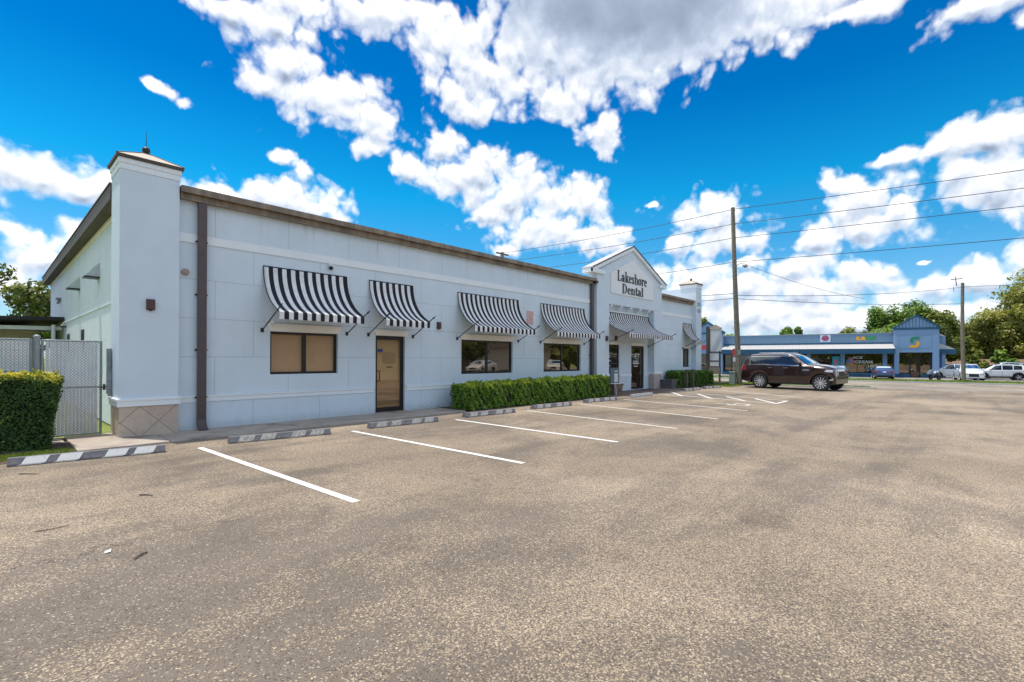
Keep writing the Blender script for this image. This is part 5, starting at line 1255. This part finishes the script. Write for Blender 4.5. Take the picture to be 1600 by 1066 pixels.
m_ = MB(); text_mesh('ICE', tx(-3.25, 2.40 - .0, .03), .95, .30, m_, .03); text_mesh('CREAM', tx(-3.80, 1.86, .03), 1.80, .36, m_, .03); m_.box(-2.85, -2.55, .028, .032, 2.38, 2.42); mp(m_, 'window_lettering', wh, w1_)
m_ = MB(); m_.prism([(-.0, .0), (.26, .72), (-.26, .72)], lambda u, v, d: (-2.45 + u, .02 + d, 1.02 + v), .012); mp(m_, 'cone_picture', simple('waffle_tan', (.52, .30, .14), .7), w1_)
m_ = MB()
for a, b, r_ in ((-.22, .86, .24), (.18, .88, .25), (.0, 1.16, .27)): m_.prism([(a + r_ * math.cos(t), b + r_ * math.sin(t)) for t in np.linspace(0, 2 * PI, 17)[:-1]], lambda u, v, d: (-2.45 + u, .025 + d, 1.02 + v), .01 + a * .02)
mp(m_, 'scoop_picture', simple('pink_scoops', (.55, .22, .30), .7, var=.3, scale=3.), w1_)
m_ = MB(); m_.prism([(-2.20 + .2 * math.cos(t), 1.98 + .2 * math.sin(t)) for t in np.linspace(0, 2 * PI, 17)[:-1]], lambda u, v, d: (u, .045 + d, v), .01); mp(m_, 'blue_scoop_picture', simple('blue_scoop', (.08, .25, .55), .7), w1_)
PO = empty('shop_poster', (0, 0, 0), 0, 'tall turquoise poster with a pink ice lolly beside the shop door', 'poster'); PO.location = (NX * 75 - 0 + DX * -.95, NY * 75 + DY * -.95, -.5); PO.rotation_euler = (0, 0, mall_root_rot)
m_ = MB(); m_.box(-.42, .42, .02, .05, .5, 2.55); m_.build('sheet', simple('turquoise', (.03, .42, .55), .6), PO)
m_ = MB(); m_.prism([(-.2, 1.5), (.2, 1.5), (.2, 2.0), (.1, 2.2), (-.1, 2.2), (-.2, 2.0)], lambda u, v, d: (u, .052 + d, v), .01); m_.box(-.04, .04, .052, .06, 1.2, 1.49); m_.build('lolly_picture', simple('pink_print', (.72, .22, .28), .6), PO)
# signs on the parapet
def onmall(name, label, cat, x): e = empty(name, (NX * 75 + DX * x, NY * 75 + DY * x, -.5), mall_root_rot, label, cat); return e
SB = onmall('shop_sign', 'yellow and green shop name lettering on the blue parapet', 'sign', -4.05)
m_ = MB(); text_mesh('SUB', tx(.55, 4.80, .06), .98, .46, m_, .06); m_.build('yellow_letters', simple('sign_yellow', (.85, .42, .01), .5, var=.02), SB)
m_ = MB(); text_mesh('WAY', tx(-.50, 4.80, .06), 1.12, .46, m_, .06); m_.build('green_letters', simple('sign_green', (.02, .33, .07), .5, var=.02), SB)
SC = onmall('round_sign', 'square white sign with a red ringed emblem on the blue parapet', 'sign', .23)
m_ = MB(); m_.box(-.58, .58, .02, .06, 4.40, 5.34); m_.build('panel', simple('pale_sign_panel', (.50, .62, .75), .6, var=.02), SC)
m_ = MB(); cz = 4.90
m_.grid([[(r_ * math.cos(t), .066, cz + r_ * math.sin(t)) for t in np.linspace(0, 2 * PI, 25)[:-1]] for r_ in (.27, .38)], closed=True)
m_.build('ring', simple('emblem_red', (.50, .03, .07), .5), SC)
m_ = MB(); m_.prism([(.27 * math.cos(t), .27 * math.sin(t)) for t in np.linspace(0, 2 * PI, 25)[:-1]], lambda u, v, d: (u, .063 + d, cz + v), .002); m_.build('disc', simple('emblem_blue', (.12, .16, .30), .5), SC)
m_ = MB(); m_.box(-.40, .40, .07, .074, cz - .09, cz + .09); m_.build('bar', simple('emblem_plum', (.42, .04, .12), .5), SC)
# gabled corner block (standing one metre proud)
GX0, GX1 = -10.85, -6.75
m_ = MB(); m_.box(GX0, GX1, -.6, 1.0, 3.02, 5.72); m_.prism([(GX0, 5.95), (GX1, 5.95), ((GX0 + GX1) / 2, 7.3)], lambda u, v, d: (u, -.55 + d, v), 1.5)
m_.box(GX0, GX0 + .58, .5, 1.0, .45, 3.02); m_.box(GX1 - .46, GX1, .5, 1.0, .45, 3.02); m_.box(GX0, GX0 + .3, -8., .5, .0, 4.6)
mp(m_, 'gable_block', blue2)
m_ = MB(); m_.box(GX0 - .06, GX1 + .06, -.65, 1.06, 5.72, 5.95)
for sg in (1, -1):
    mid = (GX0 + GX1) / 2; e = mid + sg * 2.13
    P_ = [(e, 5.93), (mid, 7.33), (mid, 7.50), (e + sg * .12, 5.97)] if sg > 0 else [(mid, 7.33), (e, 5.93), (e + sg * .12, 5.97), (mid, 7.50)]
    m_.prism(P_[::-1] if sg > 0 else P_[::-1], lambda u, v, d: (u, -.6 + d, v), 1.68)
m_.box(GX0 - .01, GX0 + .6, .48, 1.02, 0, .46); m_.box(GX1 - .48, GX1 + .01, .48, 1.02, 0, .46)
mp(m_, 'gable_trim', navy)
m_ = MB()
for i in range(13):
    q = GX0 + .2 + i * .31; h = 1.33 * (1 - abs(q - mid) / 2.05)
    if h > .1: m_.box(q, q + .04, .951, .975, 5.95, 5.95 + h)
mp(m_, 'gable_battens', navy)
m_ = MB()
for a, b, c_, d_ in ((-10.22, -7.15, 3.48, 3.52), (-10.22, -7.15, 5.06, 5.10), (-10.22, -10.18, 3.52, 5.06), (-7.19, -7.15, 3.52, 5.06)): m_.box(a, b, 1.0, 1.012, c_, d_)
mp(m_, 'relief_frame', blue)
w2_ = shopwin(GX0 + .58, GX1 - .46, .48, 3.0, .1, 2, 'glazed shopfront with a door in the gabled corner block')
m_ = MB(); m_.box(-9.22, -8.32, .14, .18, .06, 2.22); mp(m_, 'shop_door', M['bronze'], w2_)
m_ = MB(); m_.box(-9.12, -8.42, .182, .186, .75, 2.1); mp(m_, 'pane', M['glass_dark'], w2_)
m_ = MB(); m_.box(-9.15, -8.4, .182, .19, .12, .70); mp(m_, 'kick_panel', simple('brown_panel', (.16, .08, .05), .6), w2_)
for a, b in ((GX0 + .02, -9.25), (-8.3, GX1 - .02)): m_ = MB(); m_.box(a, b, -.02, .5, 0, .46); mp(m_, 'low_wall', navy)
SL = onmall('emblem_sign', 'round green and yellow S-shaped arrow emblem on the gabled corner block', 'sign', -8.66)
def band_arc(cx, cz, r0, r1, a0, a1, mat, nm, head):
    m_ = MB(); n = 14; prv = None
    for i in range(n): 
        t0, t1 = R(a0 + (a1 - a0) * i / n), R(a0 + (a1 - a0) * (i + 1) / n)
        m_.quad(*[(cx - r * math.cos(t), 1.03, cz + r * math.sin(t)) for r, t in ((r0, t0), (r1, t0), (r1, t1), (r0, t1))])
    m_.quad(*[(cx - u, 1.032, cz + v) for u, v in head]); m_.build(nm, mat, SL)
band_arc(0, 4.42, .17, .45, 40, 235, simple('emblem_green', (.01, .25, .10), .5), 'green_arrow', [(.18, .48), (.55, .34), (.22, .02)])
band_arc(0, 4.02, .17, .45, -145, 60, simple('emblem_yellow', (.85, .42, .01), .5), 'yellow_arrow', [(-.2, -.5), (-.58, -.34), (-.24, -.02)])
# right wing: hipped canopy
m_ = MB(); m_.prism([(-10.86, 4.15), (-12.4, 3.40), (-10.86, 3.40)], lambda u, v, d: (u, -4 + d, v), 4.2); mp(m_, 'wing_roof', M['whitemetal'])
m_ = MB(); m_.box(-12.45, -10.86, -4.05, .25, 2.84, 3.40); mp(m_, 'wing_fascia', navy)
m_ = MB(); m_.box(-11.6, -10.86, -4, -.3, 0, 4.8); m_.box(-11.55, -11.2, -.29, .1, 0, 2.84); mp(m_, 'wing_wall', blue2)
m_ = MB(); m_.prism([(-10.86, 5.45), (-11.7, 4.9), (-10.86, 4.9)], lambda u, v, d: (u, -2 + d, v), 1.4); mp(m_, 'wing_upper_roof', M['whitemetal'])
# left gabled block
m_ = MB(); m_.box(12.45, 16.6, -.6, 1.0, 2.9, 5.75); m_.prism([(12.45, 5.95), (16.6, 5.95), (14.52, 7.35)], lambda u, v, d: (u, -.55 + d, v), 1.5); m_.box(12.45, 13.1, .3, 1.0, 0, 2.9); m_.box(16.0, 30, -.6, .9, 0, 5.4)
mp(m_, 'left_gable_block', blue2)
m_ = MB(); m_.box(12.4, 16.66, -.65, 1.06, 5.75, 5.95)
for sg in (1, -1):
    e = 14.52 + sg * 2.2; P_ = [(e, 5.93), (14.52, 7.38), (14.52, 7.56), (e + sg * .12, 5.97)]
    m_.prism(P_, lambda u, v, d: (u, -.6 + d, v), 1.68)
mp(m_, 'left_gable_trim', navy)
m_ = MB(); m_.box(13.1, 16., .0, .06, 0.1, 2.85); mp(m_, 'left_shop_window', M['glass_dark'])
m_ = MB(); m_.box(-10.8, 30, -14, -13.8, 0, 4.6); m_.box(-10.8, 30, -13.8, -.4, 4.6, 4.65); mp(m_, 'rear_walls', blue)
OB = onmall('open_sign', 'small red shop sign glimpsed beside the far corner pillar', 'sign', 15.1)
m_ = MB(); m_.box(-.55, .55, 1.02, 1.06, 3.55, 4.15); m_.build('panel', simple('red_sign', (.55, .04, .06), .5), OB)
# parking kerb in front of the right-hand cars
for (u, w0, w1) in ((63.0, -19, -11.6), (62.6, -2.4, -1.2)):
    kerb(u, u + .5, w0, w1, .16, 'lot_kerb')

# ================================================================== pylon sign, poles, cabinet
PS = empty('pylon_sign', (32.0, 11.65, 0), 0, 'dark framed pylon sign with three blank white panels beside the far hedge', 'sign'); O = (32., 11.65, 0)
sx = lambda a: 12.02 - a   # along y from the left post
m_ = MB(); m_.box(31.90, 32.10, 12.02, 12.18, .0, 3.75); m_.box(31.93, 32.07, 11.30, 11.38, .0, 2.15); m_.box(31.9, 32.1, 11.95, 12.02, 1.95, 3.62)
m_.box(31.93, 32.07, 11.28, 12.02, 2.02, 2.10); m_.box(31.93, 32.07, 11.3, 12.02, 1.46, 1.52); m_.box(31.93, 32.07, 11.3, 12.02, 1.10, 1.15); m_.build('frame', M['darkwood'], PS, O, bevel=.01)
pw = simple('white_sign_panel', (.62, .63, .64), .5, var=.03)
for (a, b) in ((2.12, 3.55), (1.54, 2.0), (1.17, 1.45)):
    m_ = MB(); m_.box(31.94, 32.06, 11.24 if a > 2 else 11.32, 11.94, a, b); p_ = m_.build('panel', pw, PS, O, bevel=.01)
    m_ = MB(); n_ = 3 if a > 2 else 1
    for k in range(n_):
        z_ = (a + b) / 2 + (.32 - .25 * k if a > 2 else 0)
        for q in range(7 if k == 1 else 6): m_.box(31.934, 31.938, 11.40 + q * .07, 11.45 + q * .07, z_, z_ + (.07 if k == 1 else .045))
    m_.build('faded_lettering', simple('faded_grey_print', (.36, .35, .38), .7), p_)
m_ = MB(); m_.box(31.92, 32.08, 11.3, 12.02, .66, 1.08); m_.build('base_board', simple('tan_board', (.24, .20, .16), .8, var=.15), PS, O)
m_ = MB(); m_.prism([(11.22, 3.56), (11.98, 3.56), (11.98, 3.64), (11.6, 3.86), (11.22, 3.64)], lambda u, v, d: (31.92 + d, u, v), .16); m_.build('pediment', M['captop'], PS, O)
m_ = MB(); m_.box(31.4, 32.6, 10.95, 11.15, 0, .16); m_.box(31.4, 32.6, 12.3, 12.5, 0, .16); m_.box(31.4, 31.6, 11.15, 12.3, 0, .16); m_.build('timber_edging', M['darkwood'], PS, O, bevel=.01)

def pole(name, x0, y0, z0, x1, y1, z1, r0, r1, label, extra=None):
    P = empty(name, (x0, y0, z0), 0, label, 'utility pole'); O = (x0, y0, z0); m_ = MB(); n = 12; pts = []; rs = []
    for i in range(n + 1):
        t = i / n; b = .05 * math.sin(t * PI); pts.append((x0 + (x1 - x0) * t + b, y0 + (y1 - y0) * t + b, z0 + (z1 - z0) * t)); rs.append(r0 + (r1 - r0) * t)
    m_.path(pts, rs, 14); sm(m_.build('shaft', M['wood'], P, O)); return P, O
P1, O1 = pole('utility_pole', 31.92, 10.1, 0, 31.82, 10.50, 11.15, .175, .115, 'tall bare wooden utility pole behind the maroon SUV, leaning slightly')
m_ = MB()
for z_ in (11.0, 10.13, 9.25, 7.72): m_.tube((31.75, 10.5 - (11.15 - z_) * .03, z_), (32.02, 10.5 - (11.15 - z_) * .03 - .06, z_), .03, .03, 8)
m_.build('insulator', M['black'], P1, O1)
m_ = MB(); m_.path([(31.9, 10.3, 7.5), (32.0, 10.05, 7.62), (32.05, 9.92, 7.55)], [.02, .02, .02], 6); m_.box(31.9, 32.2, 9.72, 9.95, 7.38, 7.48); m_.sphere((32.05, 9.82, 7.36), .09, 10, 6, .6); m_.build('lamp_arm', M['steel'], P1, O1)
m_ = MB(); m_.tube((31.78, 10.05, 0.0), (31.72, 10.2, 3.0), .02, .02, 8); m_.box(31.70, 31.76, 10.0, 10.12, 1.9, 2.2); m_.build('conduit', M['greymetal'], P1, O1)
P2, O2 = pole('utility_pole', 61.95, -.29, -.45, 61.95, -.20, 8.85, .17, .12, 'far wooden utility pole with a short crossarm, standing in the grass across the street')
m_ = MB(); m_.box(61.9, 62.0, -.2, .62, 9.22, 9.29); m_.tube((61.95, .22, 8.6), (61.95, .3, 9.5), .035, .03, 8); m_.tube((61.9, .42, 8.5), (61.9, .42, 8.1), .02); m_.build('crossarm', M['darkwood'], P2, O2)
P3, O3 = pole('utility_pole', 28.93, 27.81, 0, 28.93, 27.81, 10.4, .17, .13, 'distant pole top just showing above the dental building roof')
m_ = MB(); m_.box(28.2, 29.6, 27.7, 27.85, 10.2, 10.3); m_.build('crossarm', M['darkwood'], P3, O3)
def wire(label, a, b, sag, r=.016):
    a = Vector(a); b = Vector(b); n = 26; pts = []
    for i in range(n + 1):
        t = i / n; p = a.lerp(b, t); p.z -= sag * 4 * t * (1 - t); pts.append(p)
    m_ = MB(); m_.path(pts, [r] * (n + 1), 6); return tag(m_.build('power_line', M['wire']), label, 'overhead wire', 'overhead power lines')
SP = [(11.05, 10.34, 11.25, 'topmost wire'), (10.13, 9.62, 10.5, 'second wire'), (9.25, 8.7, 9.7, 'third wire'), (7.72, 7.1, 8.4, 'fourth wire')]
EX = Vector((31.9, 10.4, 0)) + (Vector((34.06, -2.28, 0)) - Vector((31.9, 10.4, 0))) * 3.2
for i, (zp, zl_, zr, nm) in enumerate(SP):
    wire(nm + ' from the top of the tall pole, on its left side', (28.93, 27.81, zl_), (31.85, 10.45, zp), .18)
    wire(nm + ' from the top of the tall pole, on its right side', (31.85, 10.45, zp), (EX.x, EX.y, zp + (0.0, .1, .15, .1)[i] + .0), .25)
wire('upper wire crossing the street between the two utility poles', (31.93, 10.2, 5.62), (61.9, -.3, 8.45), .30)
wire('lower wire crossing the street between the two utility poles', (31.93, 10.2, 5.40), (61.9, -.3, 6.9), .2)
wire('slack service wire from the pole lamp to the upper street wire', (32.05, 9.92, 7.6), (45.5, 5.4, 6.3), .25, .012)
wire('upper wire running left from the tall pole behind the corner pillar', (31.9, 10.25, 5.75), (28.93, 27.8, 6.9), .35)
wire('lower wire running left from the tall pole behind the corner pillar', (31.9, 10.25, 5.45), (28.93, 27.8, 6.2), .35)
wire('wire continuing right from the far utility pole', (61.9, -.3, 8.45), (64., -30, 9.2), .4)
wire('wire low on the left behind the tree branch', (-12, 34, 5.4), (8, 60, 6.6), .2, .015)
m_ = MB(); m_.box(31.55, 31.85, 10.28, 10.62, 0, .80); m_.box(31.53, 31.87, 10.26, 10.64, .80, .84); tag(m_.build('utility_cabinet', M['greymetal'], bevel=.015), 'small grey-green utility cabinet at the foot of the tall pole', 'cabinet')
RS = empty('stop_sign', (38.7, 12.65, -.1), R(63), 'red octagonal road sign seen beyond the tall pole', 'road sign'); O = (33.7, 10.95, 0)
m_ = MB(); m_.tube((0, 0, 0), (0, 0, 2.5), .025, n=8); m_.build('post', M['steel'], RS)
m_ = MB(); m_.prism([(.30 * math.cos(R(22.5 + 45 * k)), .30 * math.sin(R(22.5 + 45 * k))) for k in range(8)], lambda u, v, d: (-.03 - d, u * .9, 2.25 + v), .008); m_.build('plate', simple('road_sign_red', (.45, .05, .05), .5), RS)
m_ = MB(); m_.box(-.045, -.03, -.12, .12, 1.55, 1.85); m_.build('lower_plate', M['plastic_white'], RS)

# ================================================================== trees
def tree(name, label, x, y, z, h, crown, n, size, mat, trunk=.25, seed=1, group=None, cat='tree', core=True, fork=.35):
    """crown: list of lobes (dx, dy, dz, rx, rz)"""
    rg = np.random.default_rng(seed); T = empty(name, (x, y, z), 0, label, cat, group); O = (x, y, z)
    m_ = MB(); zf = h * fork
    gz = min(z, zt(NX * x + NY * y)); m_.path([(x, y, gz - .3), (x + .05 * h * .1, y, z + zf * .5), (x, y + .1, z + zf)], [trunk * 1.25, trunk, trunk * .8], 10)
    for i, (dx, dy, dz, rx, rz_) in enumerate(crown):
        a = Vector((x, y + .1, z + zf)); b = Vector((x + dx, y + dy, z + dz)); mid = a.lerp(b, .5) + Vector((rg.normal() * .06 * h, rg.normal() * .06 * h, .05 * h))
        m_.path([tuple(a), tuple(mid), tuple(b)], [trunk * .55, trunk * .33, trunk * .12], 7)
        for k in range(3):
            e = b + Vector(rg.normal(0, .5, 3)) * rx; m_.path([tuple(mid), tuple(mid.lerp(e, .6) + Vector((0, 0, .1 * rx))), tuple(e)], [trunk * .2, trunk * .12, trunk * .05], 5)
    m_.build('trunk', M['bark'], T, O)
    vol = np.array([c_[3] ** 2 * c_[4] for c_ in crown]); ch = rg.choice(len(crown), n, p=vol / vol.sum()); C = np.array(crown)[ch]
    # clumps inside each lobe
    K = 26; cl = rg.normal(0, 1, (len(crown), K, 3)); cl /= np.linalg.norm(cl, axis=2)[:, :, None]; cl *= (.55 + .45 * rg.random((len(crown), K, 1)))
    kk = rg.integers(0, K, n); d = cl[ch, kk] + rg.normal(0, .17, (n, 3))
    P = np.c_[x + C[:, 0] + d[:, 0] * C[:, 3], y + C[:, 1] + d[:, 1] * C[:, 3], z + C[:, 2] + d[:, 2] * C[:, 4]]
    N = d + rg.normal(0, .7, (n, 3)) + (0, 0, .4); N /= np.linalg.norm(N, axis=1)[:, None]
    tv = rg.normal(0, 1, (n, 3)); tv -= N * (tv * N).sum(1)[:, None]; tv /= np.linalg.norm(tv, axis=1)[:, None]; bv = np.cross(N, tv)
    s = (size * (.5 + rg.random(n)))[:, None]
    V = np.stack([P - tv * s, P - bv * s * .6 + N * s * .2, P + tv * s, P + bv * s * .6 + N * s * .2], 1).reshape(-1, 3)
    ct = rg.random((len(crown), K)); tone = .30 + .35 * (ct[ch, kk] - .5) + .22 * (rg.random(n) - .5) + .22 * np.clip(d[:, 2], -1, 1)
    leafmesh('crown', V, 4, tone, mat, T, O)
    return T
def lobes(n, R_, H, zc, seed, r=.45):
    rg = np.random.default_rng(seed); o = []
    for i in range(n):
        a = 2 * PI * i / n * 1.6 + rg.random(); q = R_ * (.25 + .65 * rg.random()); zz = zc + H * (rg.random() - .5) * 1.1 * (1 - .5 * q / R_)
        k = r * (.7 + .6 * rg.random()); o.append((q * math.cos(a), q * math.sin(a), zz, R_ * k, H * .5 * k * 1.25))
    return o
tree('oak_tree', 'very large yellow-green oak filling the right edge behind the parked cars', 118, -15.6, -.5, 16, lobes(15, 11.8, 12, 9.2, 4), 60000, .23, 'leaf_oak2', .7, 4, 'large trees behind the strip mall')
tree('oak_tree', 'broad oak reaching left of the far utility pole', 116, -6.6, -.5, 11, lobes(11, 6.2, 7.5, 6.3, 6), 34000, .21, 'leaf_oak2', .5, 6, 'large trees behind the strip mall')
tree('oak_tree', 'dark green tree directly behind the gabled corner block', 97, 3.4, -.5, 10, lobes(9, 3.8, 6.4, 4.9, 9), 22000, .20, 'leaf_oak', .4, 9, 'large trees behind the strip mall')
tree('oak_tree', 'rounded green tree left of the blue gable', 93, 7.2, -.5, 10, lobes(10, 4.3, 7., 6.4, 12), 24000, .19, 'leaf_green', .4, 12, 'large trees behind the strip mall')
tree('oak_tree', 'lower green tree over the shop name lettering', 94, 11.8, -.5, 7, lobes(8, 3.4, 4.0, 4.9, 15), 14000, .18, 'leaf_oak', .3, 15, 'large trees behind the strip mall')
tree('small_tree', 'small round yellow-green treetop above the middle of the mall roof', 92.6, 21.2, -.5, 8, lobes(7, 1.5, 3.4, 6.2, 17, .5), 4200, .24, 'leaf_green', .2, 17)
tree('small_tree', 'green treetop at the left end of the mall roof', 95, 31.0, -.5, 7.5, lobes(7, 3.0, 3., 5.0, 19), 7000, .18, 'leaf_green', .25, 19)
tree('small_tree', 'treetop between the far pillar and the mall gable', 84, 33.0, -.5, 8, lobes(6, 1.8, 3., 7.2, 21), 3000, .24, 'leaf_oak2', .2, 21)
tree('dark_tree', 'dark shaded tree mass under the large oak behind the brown-roofed house', 124, -10, -.5, 8, lobes(12, 11, 7, 3.6, 23), 20000, .34, 'leaf_oak', .4, 23)
tree('dark_tree', 'dark tree beside the right wing of the mall', 112, 1.0, -.5, 7, lobes(8, 3.8, 6, 3.8, 25), 9000, .30, 'leaf_oak', .3, 25)
tree('palm_shrub', 'round bushy shrub in front of the brown-roofed house', 94, -4.7, -.5, 3, lobes(6, 1.5, 2.6, 1.7, 27, .6), 4000, .2, 'leaf_green', .14, 27, cat='shrub')
tree('palm_shrub', 'small dark shrub just right of the far pole', 93.4, -1.6, -.5, 2.4, lobes(5, .9, 1.6, 1.5, 28, .6), 2000, .17, 'leaf_oak', .12, 28, cat='shrub')
tree('oak_tree', 'tree trunk and branches at the far right edge', 70.5, -6.3, -.5, 9, lobes(6, 3.2, 3.2, 8.3, 31), 7000, .22, 'leaf_oak2', .30, 31, fork=.6)
# left side: behind the fence
tree('oak_tree', 'thin-crowned tree left of the side wall, behind the lean-to roof', 2.0, 44, 0, 6.5, [(-.6, 0, 5.6, .9, .7), (.5, 0, 5.3, .9, .8), (.9, .4, 4.4, 1.0, .9), (-.2, .2, 4.5, 1.0, .8), (1.2, 0, 5.9, .5, .4), (.2, 0, 6.2, .6, .4)], 4200, .11, 'leaf_oak', .14, 33)
tree('oak_tree', 'low green tree at the left edge behind the lean-to roof', -1.8, 40, 0, 5, lobes(8, 2.6, 1.3, 3.3, 35), 7000, .10, 'leaf_green', .16, 35)
tree('oak_tree', 'tree whose leafy branch tip hangs into the left edge', -1.9, 25, 0, 6, [(2.25, .1, 4.62, .42, .32), (1.7, 0, 4.8, .6, .4), (1., .2, 4.9, 1., .7), (0, 0, 5.2, 1.4, 1.), (2.5, .1, 4.45, .18, .14), (2.2, 0, 4.2, .16, .28)], 5000, .075, 'leaf_oak', .16, 37)
tree('oak_tree', 'hazy treeline low behind the lean-to roof', 3.2, 58, 0, 6, lobes(10, 4.4, 1.2, 3.9, 39), 6000, .18, 'leaf_green', .2, 39)
# brown-roofed house on the right
H = empty('brown_roof_house', (103, -4.5, -2.2), HN, 'low pale house with a brown shingle roof behind the parked cars', 'house')
m_ = MB(); m_.box(0, 8, -9, 8, 0, 2.4); m_.build('wall', simple('pale_green_wall', (.38, .42, .40), .8), H)
m_ = MB(); m_.prism([(-.6, 2.35), (8.6, 2.35), (4, 4.0)], lambda u, v, d: (u, -9.6 + d, v), 18.2); m_.build('roof', simple('brown_shingles', (.22, .13, .095), .9, var=.2, scale=3.), H)
for q in (-7, -4, 1, 4):
    m_ = MB(); m_.box(-.03, .02, q, q + 1.3, .9, 2.0); m_.build('window', M['glass_dark'], H)
# neighbouring lean-to at the left
H = empty('neighbour_building', (-3, 27, 0), 0, 'cream neighbouring building with a dark low roof edge beyond the fence', 'building'); O = (-3, 27, 0)
m_ = MB(); m_.box(-14, 1.3, 26.2, 33, 0, 2.62); m_.build('wall', simple('cream_siding', (.48, .41, .29), .8, var=.08), H, O)
m_ = MB(); m_.prism([(-14, 2.40), (1.98, 2.98), (1.98, 3.10), (-14, 2.52)], lambda u, v, d: (u, 24.6 + d, v), 8.8); m_.build('roof', simple('dark_roof_edge', (.018, .018, .02), .7), H, O)
m_ = MB()
for q in (25.0, 27.5): m_.prism([(-3.5, 2.52), (1.95, 2.62), (1.95, 2.76), (-3.5, 2.66)], lambda u, v, d: (u, q + d, v), .1)
m_.tube((1.7, 24.8, 0), (1.7, 24.8, 2.8), .06); m_.build('beam', M['plastic_white'], H, O)
# what stands on the other side of the car park (seen in the window reflections)
H = empty('cream_building', (8, -24, 0), 0, 'long cream building on the opposite side of the car park', 'building'); O = (8, -24, 0)
m_ = MB(); m_.box(20, 38, -36, -26, 0, 4.0); m_.build('wall', simple('cream_stucco', (.50, .43, .31), .8, var=.06), H, O)
m_ = MB(); m_.box(19.6, 38.4, -36.4, -25.4, 4.0, 4.4); m_.build('roof', M['bronze_roof'], H, O)
for q in (22, 27, 32):
    m_ = MB(); m_.box(q, q + 1.8, -26.02, -25.97, 1., 2.3); m_.build('window', M['glass_dark'], H, O)
sv = dict()
for i, (x, y) in enumerate(((41, -24), (64, -30), (15, -24), (50, -40))):
    tree('shade_tree', ('dark leafy tree on the opposite side of the car park', 'second dark leafy tree opposite', 'third dark leafy tree opposite', 'dark leafy tree behind the cream building')[i], x, y, 0, 8, lobes(7, 4.5, 5.5, 5., 50 + i), 3500, .42, 'leaf_oak', .3, 50 + i)
make_car('white car parked on the opposite side of the lot, seen only in the window reflections', 'parked_car', 'car', (36, -13, 0), R(160), 4.75, 1.82, SED_T, SED_B, (.98, 3.78), .32, white, SED_W, (2.9, 3.55, .56, .70), (.72, 1.32, .66, .56))
make_car('second white car parked opposite, seen only in the window reflections', 'parked_car', 'car', (47, -11.5, 0), R(150), 4.75, 1.82, SED_T, SED_B, (.98, 3.78), .32, white, SED_W, (2.9, 3.55, .56, .70), (.72, 1.32, .66, .56))

H = empty('white_building', (53, -24, 0), 0, 'low white building with a dark roof on the opposite side of the car park', 'building'); O = (53, -24, 0)
m_ = MB(); m_.box(44, 62, -34, -24, 0, 3.2); m_.build('wall', simple('white_stucco', (.60, .58, .52), .8, var=.06), H, O)
m_ = MB(); m_.prism([(-23.2, 3.1), (-34.8, 3.1), (-29, 5.0)], lambda u, v, d: (43.4 + d, u, v), 19.2); m_.build('roof', simple('dark_shingles', (.06, .05, .045), .9), H, O)
# far-off trees out of view, added to darken the reflections in the glass
rg = np.random.default_rng(77); n = 26000
aa = R(135) + rg.random(n) * R(220); kk = .5 + .5 * np.sin(aa * 23) * np.sin(aa * 57 + 1); rr = 78 + 9 * rg.random(n)
P = np.c_[rr * np.cos(aa), rr * np.sin(aa), (6.5 + 4 * kk) * rg.random(n) ** .8]
N = np.c_[-np.cos(aa), -np.sin(aa), .3 * np.ones(n)] + rg.normal(0, .6, (n, 3)); N /= np.linalg.norm(N, axis=1)[:, None]
tv = rg.normal(0, 1, (n, 3)); tv -= N * (tv * N).sum(1)[:, None]; tv /= np.linalg.norm(tv, axis=1)[:, None]; bv = np.cross(N, tv); s_ = (.5 + .7 * rg.random(n))[:, None]
V = np.stack([P - tv * s_, P - bv * s_ * .6, P + tv * s_, P + bv * s_ * .6], 1).reshape(-1, 3)
tag(leafmesh('unseen_treeline', V, 4, .2 + .3 * kk + .2 * (rg.random(n) - .5), 'leaf_oak'), 'unseen line of trees added far off to darken the glass reflections', 'unseen_treeline', kind='stuff')
